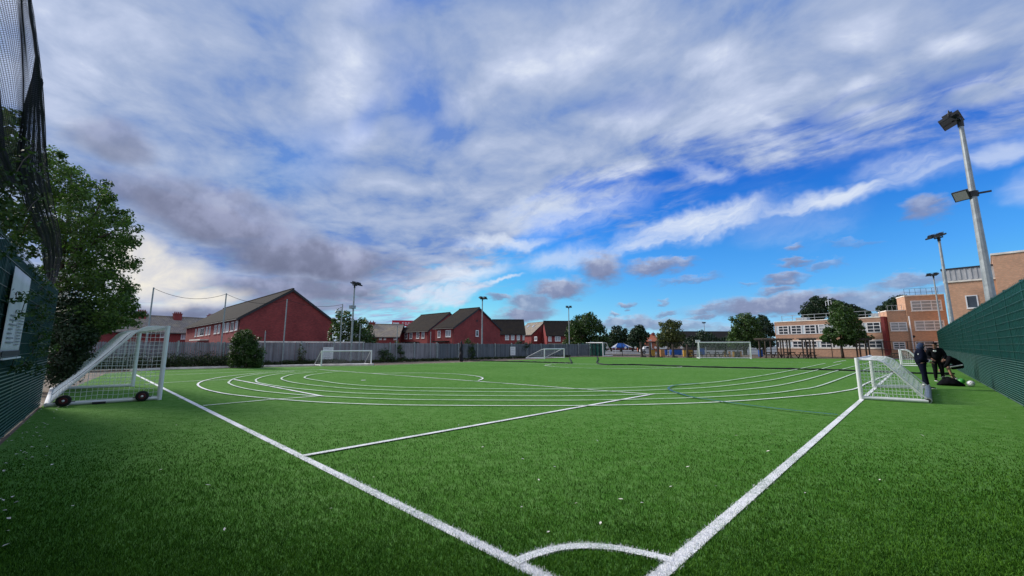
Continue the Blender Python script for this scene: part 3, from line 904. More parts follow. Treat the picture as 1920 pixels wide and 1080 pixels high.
# ------------------------------------------------------------------ steel net poles along the board fence, with sagging head ropes
def net_pole(u, vtop, r=.055):
    a, _ = WF.hit(u, 640)
    b = WF.P(a, .35)
    h = pt(u, vtop, b.y).z
    lab = {275: 'tall steel net pole beside the dark tree', 414: 'tall steel net pole by the long row of white windows', 530: 'tall steel net pole standing before the middle of the red gable', 635.5: 'tall steel net pole in front of the bushy tree by the lamp post'}[u]
    p = thing('net_pole', lab, 'pole', b, 'steel poles of the ball net')
    MB().tube([b, b + Vector((0, 0, h))], [r, r * .8], 10).build('pole_shaft', MAT['galv'], p)
    m = MB(); m.tube([b + Vector((0, 0, h - .12)), b + Vector((0, 0, h - .12)) + WF.n * .12], .015, 6); m.build('rope_hook', MAT['dark_metal'], p)
    return b + Vector((0, 0, h - .05))
tops = [net_pole(*q) for q in ((275, 539), (414, 550), (530, 561), (635.5, 570))]
rope = MB()
for a, b, sag in zip(tops, tops[1:], (.55, .5, .35)):
    L = [a.lerp(b, i / 14) - Vector((0, 0, sag * 4 * (i / 14) * (1 - i / 14))) for i in range(15)]
    rope.tube(L, .014, 5)
tag(rope.build('net_rope', MAT['black_net']), 'thin dark rope sagging between the tall net poles', 'rope')
def short_post(u, vtop, label, r=.04):
    a, _ = WF.hit(u, 640); b = WF.P(a, .25); h = pt(u, vtop, b.y).z
    p = thing('fence_pole', label, 'pole', b, 'short poles along the board fence')
    MB().tube([b, b + Vector((0, 0, h))], r, 8).build('pole_shaft', MAT['galv'], p)
    MB().lathe([(r * 1.15, 0), (r * 1.15, .05), (r * .3, .08)], 8, b + Vector((0, 0, h))).build('cap', MAT['dark_metal'], p)
short_post(495, 622, 'short thin pole between the round bush and the tall net pole')
short_post(672, 610, 'thin pole just right of the lamp post in the bushy tree')
short_post(742, 612, 'thin pole beside the tall weed in front of the low roofs')
short_post(805, 622, 'thin pole between the small round shrub and the red houses')

# ------------------------------------------------------------------ floodlight columns
def floodlight(u, v, D, heads, label, base=None, r0=.11, r1=.06, box_z=None, side=None):
    """u, v: pixel of the column head; D its distance ahead"""
    top = pt(u, v, D)
    b = Vector((top.x, top.y, 0)) if base is None else base
    H = top.z
    f = thing('floodlight_column', label, 'floodlight', b, 'floodlight columns round the pitch')
    MB().tube([b, b + Vector((0, 0, .5)), b + Vector((0, 0, .55)), b + Vector((0, 0, H))], [r0 * 1.25, r0 * 1.25, r0, r1], 12).build('column', MAT['galv'], f, smooth=False)
    toC = Vector((8, 28, 0)) - b; toC.z = 0; toC.normalize()
    perp = Vector((-toC.y, toC.x, 0))
    arm = MB(); w_ = .28 if heads == 2 else .22
    arm.bar(b + perp * -w_ + Vector((0, 0, H)), b + perp * w_ + Vector((0, 0, H)), .07, .07)
    arm.tube([b + Vector((0, 0, H - .25)), b + Vector((0, 0, H + .05))], r1 * 1.35, 10)
    arm.build('cross_arm', MAT['dark_metal'], f)
    for sgn in (-1, 1):
        c = b + perp * (sgn * w_) + Vector((0, 0, H + .10)) + toC * .22
        lamp = MB()
        ex = perp * .22; ey = (toC * .28 + Vector((0, 0, -.11))); ez = Vector((0, 0, .10)) + toC * .03
        lamp.obox(c - ex - ey + ez * -.5, ex * 2, ey * 2, ez)
        lamp.obox(c - ex * .7 - ey * .5 + ez * .5, ex * 1.4, ey * 1.0, ez * .8)          # gear housing
        for k in range(5):
            lamp.obox(c - ex * .66 + ex * .3 * k - ey * .5 + ez * 1.3, ex * .05, ey, ez * .35)
        h = lamp.build('lamp_head', MAT['dark_metal'], f)
        g = MB(); g.obox(c - ex * .9 - ey * .9 - ez * .56, ex * 1.8, ey * 1.8, ez * .05); g.build('lamp_glass', MAT['glass_lamp'], h)
        br = MB(); br.tube([c - ex * 1.08 - ez * .2, c - ex * 1.08 + ez * 1.9 - ey * .3, c + ex * 1.08 + ez * 1.9 - ey * .3, c + ex * 1.08 - ez * .2], .018, 6)
        br.tube([c - ey * .3 + ez * 1.9, b + perp * (sgn * w_) + Vector((0, 0, H))], .03, 6)
        br.build('bracket', MAT['dark_metal'], h)
    if box_z:
        m = MB(); m.box(b + toC * .0 - perp * .12 + Vector((0, 0, box_z)), (.42, .42, .3), math.atan2(perp.y, perp.x)); m.build('control_box', MAT['galv'], f)
    return f, b, H, toC, perp
MAT['square_glass'] = M('pale_lamp_glass', (.20, .205, .21), .15, .05)
f, b, H, toC, perp = floodlight(1800, 226, 14.2, 2, 'nearest floodlight column rising behind the green fence at the right edge', r0=.17, r1=.065)
# smaller square lamp half way up
z = pt(1828, 364, 14.2).z
m = MB(); m.bar(b + Vector((-.2, .2, z)), b + Vector((.32, -.32, z)), .06)
m.tube([b + Vector((0, 0, z - .1)), b + Vector((0, 0, z + .1))], .15, 10); m.build('lamp_arm', MAT['dark_metal'], f)
view = Vector((-1, -.30, 0)).normalized(); pv = Vector((-view.y, view.x, 0))
c = b + Vector((-.66, .62, 0)).normalized() * .27 + Vector((0, 0, z + .03))
ex = pv * .22; ey = view * .09 + Vector((0, 0, .17)); ez = view * .07 + Vector((0, 0, -.045))
m = MB(); m.obox(c - ex - ey, ex * 2, ey * 2, ez); h = m.build('square_lamp', MAT['dark_metal'], f)
m = MB(); m.obox(c - ex * .84 - ey * .84 + ez * 1.02, ex * 1.68, ey * 1.68, ez * .06); m.build('lamp_glass', MAT['square_glass'], h)
m = MB(); m.bar(c, b + Vector((0, 0, z)), .06); m.build('lamp_stem', MAT['dark_metal'], h)
floodlight(1760, 446, 29, 2, 'second floodlight column along the green fence standing before the tall school hall', r0=.15, r1=.07, box_z=None)
floodlight(1750, 517, 46, 2, 'farthest slim floodlight column beside the three storey school block')
floodlight(665, 535, 37.6, 2, 'floodlight column with a grey box in front of the bushy tree by the white goal', box_z=pt(663, 576, 37.6).z)
floodlight(904.5, 561, 50.0, 2, 'floodlight column standing before the red gable with one small window')
floodlight(1066.2, 577, 68, 2, 'floodlight column in front of the large round tree by the small far goal')
floodlight(1320, 606, 110, 1, 'tiny distant floodlight on the skyline above the low dark roof')

# ------------------------------------------------------------------ goals
def net_grid(mb, rows, r, skip=0):
    """rows: list of equally long point lists; cords along and across"""
    for i, row in enumerate(rows):
        for j in range(len(row)):
            if j + 1 < len(row): mb.strand(row[j], row[j + 1], r)
            if i + 1 < len(rows): mb.strand(row[j], rows[i + 1][j], r)
def polyline_at(P, t):
    """point at share t of the length of polyline P"""
    L = [0]
    for a, b in zip(P, P[1:]): L.append(L[-1] + (b - a).length)
    s = t * L[-1]
    for i in range(len(P) - 1):
        if s <= L[i + 1] + 1e-9:
            return P[i].lerp(P[i + 1], (s - L[i]) / max(1e-9, L[i + 1] - L[i]))
    return P[-1]

def big_goal():
    p1, p2 = at(298, 749.5), at(248.3, 724.8)
    b1, b2 = at(86, 763.5), at(97, 731.5)
    H = 2.2
    g = thing('football_goal', 'large white wheeled goal with sloping net beside the left fence', 'goal', p1)
    up = Vector((0, 0, 1))
    for p in (p1, p2):
        MB().tube([p + up * .0, p + up * H], .06, 12).build('goalpost', MAT['white_metal'], g)
    MB().tube([p1 + up * (H - .06) , p2 + up * (H - .06)], .058, 12).build('crossbar', MAT['white_metal'], g)
    for p, b in ((p1, b1), (p2, b2)):
        MB().tube([p + up * .055, b + up * .055], .05, 10).build('side_bar', MAT['white_metal'], g)
    MB().tube([b1 + up * .055, b2 + up * .055], .052, 10).build('back_bar', MAT['white_metal'], g)
    # curved net stays
    def prof(p, b):
        d = b - p
        return [p + up * (H - .03), p + d * .16 + up * (H - .03), p + d * .28 + up * (H - .14), p + d * .42 + up * (H - .52), p + d * .97 + up * .12]
    pr1 = catmull(prof(p1, b1), 6); pr2 = catmull(prof(p2, b2), 6)
    # slack net hung over the back: sags between the stays
    nr, nc = 38, 72
    rows = []
    for i in range(nr + 1):
        t = i / nr
        a, b = polyline_at(pr1, t), polyline_at(pr2, t)
        row = []
        for j in range(nc + 1):
            q = j / nc
            sag = .16 * math.sin(math.pi * q) * math.sin(math.pi * min(1, t * 1.05)) + .02 * math.sin(j * 1.3 + i * .7)
            row.append(a.lerp(b, q) - up * sag)
        rows.append(row)
    m = MB(); net_grid(m, rows, .0088)
    net = m.build('back_net', MAT['white_net'], g, fix=False)
    # side nets with a slack forward edge
    for p, b, pr in ((p1, b1, pr1), (p2, b2, pr2)):
        m = MB(); d = b - p; n_ = 20
        cols = []
        for i in range(n_ + 1):
            s_ = i / n_
            zt = None
            base = p + d * (.02 + .95 * s_)
            for k in range(len(pr) - 1):                    # height of the stay above this point
                x0 = (pr[k] - p).dot(d) / d.length_squared; x1 = (pr[k + 1] - p).dot(d) / d.length_squared
                if x0 - 1e-6 <= .02 + .95 * s_ <= x1 + 1e-6:
                    zt = pr[k].z + (pr[k + 1].z - pr[k].z) * ((.02 + .95 * s_ - x0) / max(1e-6, x1 - x0))
            zt = zt if zt is not None else .15
            cols.append((base, zt))
        side = d.cross(up).normalized()
        for i, (base, zt) in enumerate(cols):
            z = .12
            while z < zt - .03:
                w0 = side * (.03 * math.sin(z * 3 + i * .6))
                z2 = min(z + .115, zt)
                m.strand(base + up * z + w0, base + up * z2 + side * (.03 * math.sin(z2 * 3 + i * .6)), .0050)
                if i + 1 < len(cols) and cols[i + 1][1] > z:
                    m.strand(base + up * z + w0, cols[i + 1][0] + up * (z - .012 * math.sin(i)) + side * (.03 * math.sin(z * 3 + (i + 1) * .6)), .0050)
                z = z2
        m.build('side_net', MAT['white_net'], g, fix=False)
    # edge cords and dark tensioning cord over the middle
    for pr in (pr1, pr2):
        MB().tube(pr, .012, 6).build('net_edge', MAT['white_net'], g)
    midr = [polyline_at(pr1, i / 24).lerp(polyline_at(pr2, i / 24), .36) + up * .01 - up * .13 * math.sin(math.pi * min(1, i / 24 * 1.05)) for i in range(25)]
    MB().tube(midr, .014, 6).build('tension_cord', MAT['black_net'], g)
    # wheels outside the near bar, axle across the bar
    d = (b1 - p1).normalized(); ax = Vector((d.y, -d.x, 0))
    if ax.dot(-p1) < 0: ax = -ax
    for q, nm in ((.86, 0), (.17, 1)):
        c = p1.lerp(b1, q) + ax * .13 + up * .150
        w = MB().lathe([(.09, -.04), (.135, -.045), (.148, -.03), (.150, 0), (.148, .03), (.135, .045), (.09, .04)], 24, c, ax).build('wheel', MAT['tyre'], g, smooth=True)
        MB().lathe([(.085, -.03), (.085, .047), (.072, .051), (.04, .045)], 20, c, ax).build('rim', MAT['rim'], w)
        MB().lathe([(.028, .04), (.028, .075), (.016, .085)], 12, c, ax).build('hub', MAT['white_metal'], w)
        m = MB(); m.bar(c - ax * .16 - d * .0, c + ax * .0, .035); m.bar(c - ax * .12 + d * .2 - up * .06, c - ax * .12 - d * .2 - up * .06, .03, .05); m.build('axle_bracket', MAT['dark_metal'], g)
    m = MB(); m.box(p1.lerp(b1, .56) + up * .03 + ax * .06, (.26, .10, .06), math.atan2(d.y, d.x)); m.build('anchor_weight', MAT['dark_metal'], g)
big_goal()

def training_goal(p1, p2, b1, b2, H, label, r=.05, kick=.32, full=True, cell=.095, netr=.0064, net='white_net', group=None, name='football_goal', roller=False, slope=.55):
    """box goal: posts at p1, p2; back feet at b1, b2"""
    up = Vector((0, 0, 1))
    g = thing(name, label, 'goal', p1, group)
    for p in (p1, p2):
        MB().tube([p, p + up * H], r, 12).build('goalpost', MAT['white_metal'], g)
    MB().tube([p1 + up * (H - r), p2 + up * (H - r)], r * .98, 12).build('crossbar', MAT['white_metal'], g)
    for p, b in ((p1, b1), (p2, b2)):
        MB().tube([p + up * r, b + up * r], r * .9, 10).build('side_bar', MAT['white_metal'], g)
        d = b - p
        P = [p + up * (H - r), p + d * kick + up * (H - r - .01), p + d * (kick + .10) + up * (H - .13), b + up * (2 * r)]
        MB().tube(P, r * .42, 8).build('net_stay', MAT['white_metal'], g)
    if roller:
        MB().tube([b1 - (b2 - b1).normalized() * .02 + up * .075, b2 + up * .075], .085, 16).build('back_roller', MAT['galv'], g, smooth=False)
        m = MB(); m.lathe([(.055, 0), (.055, .012)], 14, b1 + up * .075 - (b2 - b1).normalized() * .034, (b2 - b1).normalized()); m.build('roller_end', MAT['dark_metal'], g)
    else:
        MB().tube([b1 + up * r, b2 + up * r], r * .9, 10).build('back_bar', MAT['white_metal'], g)
    def prof(p, b):
        d = b - p
        return [p + up * (H - r), p + d * kick + up * (H - r - .01), p + d * (kick + .10) + up * (H - .13), b - d * .08 + up * (2 * r)]
    q1, q2 = prof(p1, b1), prof(p2, b2)
    L = (p2 - p1).length
    nc = max(4, round(L / cell)); nr = max(4, round((q1[-1] - q1[0]).length * 1.15 / cell))
    rows = []
    for i in range(nr + 1):
        t = i / nr; a, b = polyline_at(q1, t), polyline_at(q2, t)
        rows.append([a.lerp(b, j / nc) - up * (.12 * math.sin(math.pi * t) * abs(math.sin(math.pi * j / nc)) + (0 if i in (0, nr) else .012 * math.sin(j * 2.1 + i))) + up * .02 for j in range(nc + 1)])
    m = MB(); net_grid(m, rows, netr); m.build('back_net', MAT[net], g, fix=False)
    for p, b, q in ((p1, b1, q1), (p2, b2, q2)):
        m = MB(); d = b - p; n_ = max(3, round(d.length / cell))
        for i in range(n_ + 1):
            s_ = .03 + .88 * i / n_
            zt = H - .12 if s_ < kick else max(.14, (H - .06) * (1 - (s_ - kick) / (1 - kick)))
            base = p + d * s_
            z = 2 * r
            while z < zt:
                z2 = min(z + cell, zt); m.strand(base + up * z, base + up * z2, netr)
                if i < n_: m.strand(base + up * z, p + d * (s_ + .88 / n_) + up * z * .97, netr)
                z = z2
        m.build('side_net', MAT[net], g, fix=False)
    return g
g = training_goal(at(1615.5, 749), at(1639, 726.5), at(1741, 756.3), at(1740.5, 730), 1.23, 'low white goal with slack net standing on the line next to the people', r=.055, roller=True)
# loop handle lying inside the near bar
h0 = at(1637, 748) + Vector((0, 0, .06)); d = (at(1741, 756.3) - at(1615.5, 749)).normalized()
MB().tube(catmull([h0, h0 + d * .03 + Vector((0, 0, .11)), h0 + d * .17 + Vector((0, 0, .13)), h0 + d * .31 + Vector((0, 0, .11)), h0 + d * .34]), .012, 8).build('handle', MAT['white_metal'], g)
# the same kind of low goal further down the line
c1, c2 = at(1690, 686.5), at(1699, 680)
dd = Vector((1.1, -1.0, 0)).normalized() * 1.3
training_goal(c1, c1 + Vector((3.3, 3.3, 0)), c1 + dd, c1 + dd + Vector((3.3, 3.3, 0)), 1.3, 'low white goal half hidden behind the hooded person', cell=.14, netr=.006)
# far low goal in front of the board fence
q1, q2 = at(602, 686.5), at(695.5, 684)
bk = (WF.n * -1.0)
training_goal(q1, q2, q1 + bk * 1.3 - (q2 - q1).normalized() * .1, q2 + bk * 1.3, 1.22, 'wide low white goal in front of the grey board fence', cell=.16, netr=.004, net='grey_net', slope=.4, kick=.1)
q1, q2 = at(1021, 673), at(1058, 671.5)
training_goal(q1, q2, q1 + Vector((-2.2, 1.0, 0)), q2 + Vector((-2.2, 1.2, 0)), 1.25, 'small far white goal by the end of the dark board fence', cell=.25, netr=.006, kick=.05, net='grey_net', r=.07)
# full-height goal with grey net at the far end
q1, q2 = at(1312, 672.5), at(1409, 673.2)
training_goal(q1, q2, q1 + Vector((.5, 1.8, 0)), q2 + Vector((.9, 1.8, 0)), 2.05, 'tall white goal with grey net in front of the picnic tables', cell=.15, netr=.009, kick=.3, net='grey_net', r=.06)
# goal seen almost end-on beside the dark mesh fence
q1, q2 = at(1131, 668.3), at(1100, 667)
training_goal(q1, q2, q1 + Vector((1.6, .9, 0)), q2 + Vector((1.6, .9, 0)), 2.1, 'grey white goal frame standing against the dark mesh fence near the large tree', cell=.4, netr=.006, kick=.3, net='grey_net', r=.07)

# ------------------------------------------------------------------ black dividing net lying across the pitch
def net_roll(name, label, pts, r0, lump):
    P = catmull(pts, 14); n = len(P)
    m = MB(); rs = [r0 * (1 + .45 * math.sin(i * 1.7) * math.sin(i * .61) * lump) for i in range(n)]
    m.tube([p + Vector((0, 0, r0 * .8)) for p in P], rs, 8)
    return tag(m.build(name, MAT['black_net'], smooth=True), label, 'net', 'black dividing nets lying across the pitch')
net_roll('dividing_net', 'black dividing net lying along the halfway line before the dark board fence', px((867, 676.4), (930, 677.8), (1000, 679.5), (1045, 680.8), (1072, 681.8)), .055, 1)
net_roll('dividing_net', 'long black dividing net lying across the turf from the far gate to the low goal', px((1119, 667), (1121, 674), (1125.5, 683.4), (1200, 685), (1320, 689), (1490, 692.8), (1602, 696), (1700, 700.3), (1790, 702)), .055, .8)
net_roll('dividing_net', 'short black end of the dividing net beside the distant lamp post', px((1067, 671), (1070, 677), (1072.5, 681.6)), .05, .6)
b = at(864.5, 678); hh = pt(864.5, 640, b.y).z
m = MB(); P = [b + Vector((.03 * math.sin(i * 1.1), .03 * math.cos(i * .8), hh * i / 16)) for i in range(17)]
m.tube(P, [.16, .2, .21, .19, .2, .22, .2, .17, .16, .17, .18, .16, .14, .13, .12, .10, .05], 10)
t = thing('net_bundle', 'upright black bundle of gathered net tied to its post beside a shrub', 'net', b)
m.build('gathered_net', MAT['black_net'], t, smooth=True)
MB().tube([b, b + Vector((0, 0, hh + .12))], .035, 8).build('net_post', MAT['dark_metal'], t)

# ------------------------------------------------------------------ tall black ball-stop net on the left
def curtain():
    rowsA = [(-330, -260, 43), (-150, -200, 49), (0, -170, 55), (75, -150, 65), (147, -140, 74), (215, -130, 79), (277, -120, 83), (330, -80, 90), (360, -40, 96)]
    rowsB = [(100, 67, 68), (147, 60, 74), (200, 46, 78), (277, 36, 83), (320, 34, 88), (380, 48, 100), (440, 74, 114), (480, 80, 119), (520, 84, 109), (548, 87, 95)]
    t = thing('ball_stop_net', 'tall black ball stop net gathered at the end of the left fence', 'net', WL.P(9.5))
    WN = Wall(WL.P(0, -.12), WL.P(12, -.12))
    def sheet(rows, nc, nr, r, depth, folds, name, lay):
        m = MB()
        for L in range(lay):
            grid = []
            for i in range(nr + 1):
                q = i / nr * (len(rows) - 1); k = min(int(q), len(rows) - 2); w = q - k
                w = w * w * (3 - 2 * w) if False else w
                v = rows[k][0] * (1 - w) + rows[k + 1][0] * w
                ul = rows[k][1] * (1 - w) + rows[k + 1][1] * w; ur = rows[k][2] * (1 - w) + rows[k + 1][2] * w
                row = []
                for j in range(nc + 1):
                    f = j / nc
                    f2 = f + .20 / folds * math.sin(f * folds * 6.28 + L * 2.1 + i * .03)
                    f2 = min(1, max(0, f2))
                    u = ul + (ur - ul) * f2
                    s_, z = WN.hit(u, v)
                    kz = min(1.0, (ur - ul) / 90)
                    row.append(WN.P(s_, kz * (depth * math.sin(f * folds * 6.28 * .5 + L) * (1 - .4 * i / nr) - .06 * L), z + .015 * math.sin(j * .9)))
                grid.append(row)
            net_grid(m, grid, r)
        m.build(name, MAT['black_net'], t, fix=False)
        return grid
    sheet(rowsA, 130, 150, .0027, .08, 5, 'net_sheet', 1)
    gB = sheet(rowsB, 64, 200, .0028, .04, 3, 'gathered_net', 2)
    # edge cord
    e = []
    for v, _, ur in rowsA[:7]:
        s_, z = WN.hit(ur, v); e.append(WN.P(s_, .0, z))
    MB().tube(catmull(e, 6), .018, 6).build('edge_cord', MAT['black_net'], t)
    m = MB()
    for v, u in ((147, 73), (152, 74)):
        s_, z = WN.hit(u, v); m.tube([WN.P(s_ - .03, 0, z), WN.P(s_ + .05, .02, z + .02), WN.P(s_ + .07, .02, z - .05)], .02, 6)
    m.build('cord_knot', MAT['black_net'], t)
curtain()

# ------------------------------------------------------------------ buildings
def add_window(parent, W, a0, a1, z0, z1, cols=2, rows=1, fr=.06, pane='pane', proud=.03, name='window', sill=True, blind=0):
    m = MB()
    W.box(m, a0, a1, .0, proud, z1 - fr, z1); W.box(m, a0, a1, .0, proud, z0, z0 + fr)
    W.box(m, a0, a0 + fr, .0, proud, z0 + fr, z1 - fr); W.box(m, a1 - fr, a1, .0, proud, z0 + fr, z1 - fr)
    for i in range(1, cols):
        c = a0 + (a1 - a0) * i / cols; W.box(m, c - fr * .4, c + fr * .4, .0, proud - .004, z0 + fr, z1 - fr)
    for j in range(1, rows):
        c = z0 + (z1 - z0) * j / rows
        for i in range(cols):
            x0 = a0 + (a1 - a0) * i / cols + fr * (1 if i == 0 else .4); x1 = a0 + (a1 - a0) * (i + 1) / cols - fr * (1 if i == cols - 1 else .4)
            W.box(m, x0, x1, .0, proud - .006, c - fr * .45, c + fr * .45)
    w = m.build(name, MAT['white_pvc'], parent)
    p = MB(); W.box(p, a0 + fr * .5, a1 - fr * .5, -.05, .010, z0 + fr * .5, z1 - fr * .5); p.build('pane', MAT[pane], w)
    if sill:
        s_ = MB(); W.box(s_, a0 - .05, a1 + .05, .002, .09, z0 - .07, z0 - .003); s_.build('sill', MAT['concrete'], w)
    return w
def win_px(parent, W, u0, u1, v0, v1, **k):
    um, vm = (u0 + u1) / 2, (v0 + v1) / 2
    a0, a1 = W.hit(u0, vm)[0], W.hit(u1, vm)[0]
    z1, z0 = W.hit(um, v0)[1], W.hit(um, v1)[1]
    return add_window(parent, W, min(a0, a1), max(a0, a1), z0, z1, **k)

def house(name, label, A, AB, L, width, eave, ridge, wall='brick_red', roof='roof_dark', over=.22, group=None, chimney=None):
    """gabled house: gable front from A along AB (unit), body of length L going away on the left of AB; returns thing and the gable and long side planes"""
    A = Vector((A[0], A[1], 0)); AB = Vector((AB[0], AB[1], 0)).normalized()
    dv = Vector((-AB.y, AB.x, 0))
    B = A + AB * width; up = Vector((0, 0, 1))
    h = thing(name, label, 'house', A, group)
    mid = A + AB * (width / 2)
    e = up * eave
    MB().prism([A, B, B + e, mid + up * ridge, A + e], dv * L).build('wall', MAT[wall], h)
    sl = (ridge - eave) / (width / 2)
    r = MB(); th = .16
    for sgn, P in ((-1, A), (1, B)):
        outer = P + AB * sgn * over * 1.6 + up * (eave - sl * over * 1.6 + .03) - dv * over
        topp = mid + up * (ridge + .03) - dv * over
        r.obox(outer, dv * (L + 2 * over), topp - outer, up * th)
    r.bar(mid + up * (ridge + .20) - dv * over * 1.02, mid + up * (ridge + .20) + dv * (L + over * 1.02), .22, .16)
    r.build('roof', MAT[roof], h)
    f = MB()
    for P0, sg in ((-dv * (over + .03), -1),):
        for P, sgn in ((A, -1), (B, 1)):
            outer = P + AB * sgn * over * 1.62 + up * (eave - sl * over * 1.62 - .12) + P0
            topp = mid + up * (ridge - .12) + P0
            f.obox(outer, topp - outer, up * .27, dv * .03)
    f.build('verge_board', MAT['fascia'], h)
    for P, sgn in ((A, -1), (B, 1)):
        g = MB(); q = P + AB * sgn * (over * 1.6 + .06) + up * (eave - sl * over * 1.6 + .02)
        g.tube([q - dv * over, q + dv * (L + over)], .06, 8)
        g.build('gutter', MAT['fascia'], h)
    m = MB(); q = A - AB * .07 + dv * .25; m.tube([q, q + e], .04, 8); m.build('downpipe', MAT['fascia'], h)
    if chimney:
        for c in chimney:
            chimney_on(h, mid + dv * c + up * (ridge - .3))
    return h, Wall(A, B), Wall(A, A + dv * L), dv
def chimney_on(h, p, w=.7, hh=1.2, pots=3, rz=.75):
    m = MB(); m.box(p + Vector((0, 0, hh / 2)), (w, w * .7, hh), rz); m.box(p + Vector((0, 0, hh + .06)), (w * 1.15, w * .85, .12), rz)
    c = m.build('chimney', MAT['brick_red'], h)
    for k in range(pots):
        o_ = Vector((math.cos(rz), math.sin(rz), 0)) * ((k - (pots - 1) / 2) * w / pots)
        MB().lathe([(.10, 0), (.12, .1), (.085, .3), (.10, .36)], 8, p + o_ + Vector((0, 0, hh + .12))).build('chimney_pot', MAT['brick_red'], c)

E2 = Vector((.69, .72, 0))
# large gable with its long row of windows
h, G, S, dv = house('terraced_house', 'long red brick house row with a big blank gable behind the grey fence', (-30.7, 45.0), E2, 38, 10.3, 4.75, 8.35, roof='roof_dark')
for u0, u1, kind in ((366, 368.5, 0), (371, 374.5, 0), (375.5, 383, 1), (386, 389.5, 0), (391.8, 394.8, 0), (402, 406.5, 0), (409, 413, 0), (418, 422, 0), (424, 429.5, 0), (432.8, 438.5, 1)):
    um = (u0 + u1) / 2; k = (um - 366) / 72
    win_px(h, S, u0, u1, 617.5 - 14.5 * k, 631.5 - 11 * k, cols=1 if not kind else 2, fr=.10, pane='pane_blind' if not kind else 'pane', sill=True)
win_px(h, S, 441.5, 445.8, 601.5, 619, cols=1, fr=.12, pane='pane_blind')
m = MB(); S.box(m, 9.5, 11.0, .02, .08, 0.05, 2.1); m.build('door', MAT['fascia'], h)
m = MB(); S.box(m, 17, 26, .02, 1.0, 2.35, 2.5); m.build('porch_roof', MAT['concrete'], h)
# far terrace with chimneys behind it
t0, t1 = pt(150, 640, 66), pt(420, 640, 84)
ab = Vector((t1.x - t0.x, t1.y - t0.y, 0)); Lr = ab.length; ab.normalize()
away = Vector((-ab.y, ab.x, 0))
A0 = Vector((t0.x, t0.y, 0)) + ab * Lr
h, G2, S2, dv2 = house('terraced_house', 'low brick terrace with pale roof and tall chimneys beyond the big red gable', A0, away, Lr, 8.2, 4.2, 7.05, roof='roof_pale', over=.3)
S2f = Wall(A0, A0 - ab * Lr)
win_px(h, S2f, 339.5, 350.5, 621.8, 636, cols=2, fr=.12, pane='pane_blind')
win_px(h, S2f, 300, 308, 622.5, 633, cols=2, fr=.12)
for u in (330, 394, 262):
    q = Wall(A0 + away * 4.1, A0 + away * 4.1 - ab * Lr)
    s_, z = q.hit(u, 598); p = q.P(s_, .5, 0); chimney_on(h, Vector((p.x, p.y, 6.5)), w=1.25, hh=1.35, pots=4, rz=math.atan2(ab.y, ab.x))
m = MB(); 
for k in range(90):
    p = A0 + away * 4.1 - ab * (Lr * k / 90) + Vector((0, 0, 7.3)); m.box(p, (.35, .2, .22), math.atan2(ab.y, ab.x))
m.build('ridge_tiles', MAT['roof_pale'], h)

# pair of red houses in the middle
h, G, S, dv = house('brick_house', 'red brick house with four small upper windows, left of the taller pair', (-17.3, 83), E2, 10.8, 10.5, 4.75, 8.6, roof='roof_brown')
for u in (761.6, 770.5, 783.5, 793.3):
    k = (u - 761) / 32; win_px(h, S, u - 2.7, u + 2.7, 624 - 1.8 * k, 635.6 - 1.2 * k, cols=2, fr=.13)
m = MB(); S.box(m, 3.4, 8.2, .02, 1.1, 2.2, 2.4); m.build('porch_roof', MAT['roof_dark'], h)
h, G, S, dv = house('brick_house', 'red brick house whose gable has one small window behind the lamp post', (-10.2, 70.5), (7.94, 9.5), 5.2, 12.2, 4.8, 8.55, roof='roof_brown')
win_px(h, S, 820.6, 826, 620, 633, cols=2, fr=.13); win_px(h, S, 835.5, 845.5, 618.8, 631.6, cols=2, fr=.13, pane='pane_blind')
win_px(h, G, 891.8, 897.3, 619, 630.8, cols=1, fr=.14)
m = MB()
for i in range(7):
    z = 6.05 + i * .05; G.box(m, 5.35 + abs(i - 3) * .06, 6.0 - abs(i - 3) * .06, .003, .02, z, z + .035)
m.build('gable_vent', MAT['fascia'], h)
m = MB(); S.box(m, 1.2, 4.6, .02, 1.1, 2.2, 2.42); m.build('porch_roof', MAT['roof_dark'], h)
def side_house(name, label, uA, uB, D, eave_v, ridge_v, tilt=.08, roof='roof_brown', deep=9.0):
    a = pt(uA, eave_v, D); b = pt(uB, eave_v, D + (uB - uA) / 753 * D * tilt)
    A, B = Vector((a.x, a.y, 0)), Vector((b.x, b.y, 0))
    d = (B - A).normalized(); away = Vector((-d.y, d.x, 0))
    rz = CAM_H + (648 - ridge_v) / 753 * (D + deep / 2)
    h, G, S, dv = house(name, label, B, away, (B - A).length, deep, a.z, rz, roof=roof)
    return h, Wall(A, B)
h, S = side_house('brick_house', 'brown roofed house with a row of white windows right of the one-window gable', 925, 984, 104, 625.5, 600.5)
for u0, u1 in ((947, 954.5), (958, 964.5), (969, 975), (980, 983.5)):
    win_px(h, S, u0, u1, 627, 637.4, cols=2, fr=.16, pane='pane_blind')
h, G, S, dv = house('brick_house', 'red gabled house with two skylights in its weathered roof', (6.2, 124), (.86, .5), 9.6, 9.3, 5.1, 8.9, roof='roof_pale')
win_px(h, S, 1002, 1007, 631, 639, cols=2, fr=.2)
upv = Vector((0, 0, 1))
for q in (.22, .55):
    A = Vector((6.2, 124, 0)); ABv = Vector((.86, .5, 0)).normalized(); dvv = Vector((-ABv.y, ABv.x, 0))
    sl = (8.9 - 5.1) / (9.3 / 2); p = A + ABv * 2.6 + dvv * (9.6 * (1 - q)) + upv * (5.1 + sl * 2.6 + .22)
    m = MB(); m.obox(p, dvv * -1.0, (ABv + upv * sl) * .9, upv * .08); m.build('skylight', MAT['pane_blind'], h)
h, S = side_house('brick_house', 'red house with brown roof partly hidden by the large round tree', 1025, 1100, 118, 628, 603)
for u0, u1 in ((1028, 1034), (1040.5, 1051)):
    win_px(h, S, u0, u1, 630.5, 640, cols=2, fr=.2, pane='pane_blind')
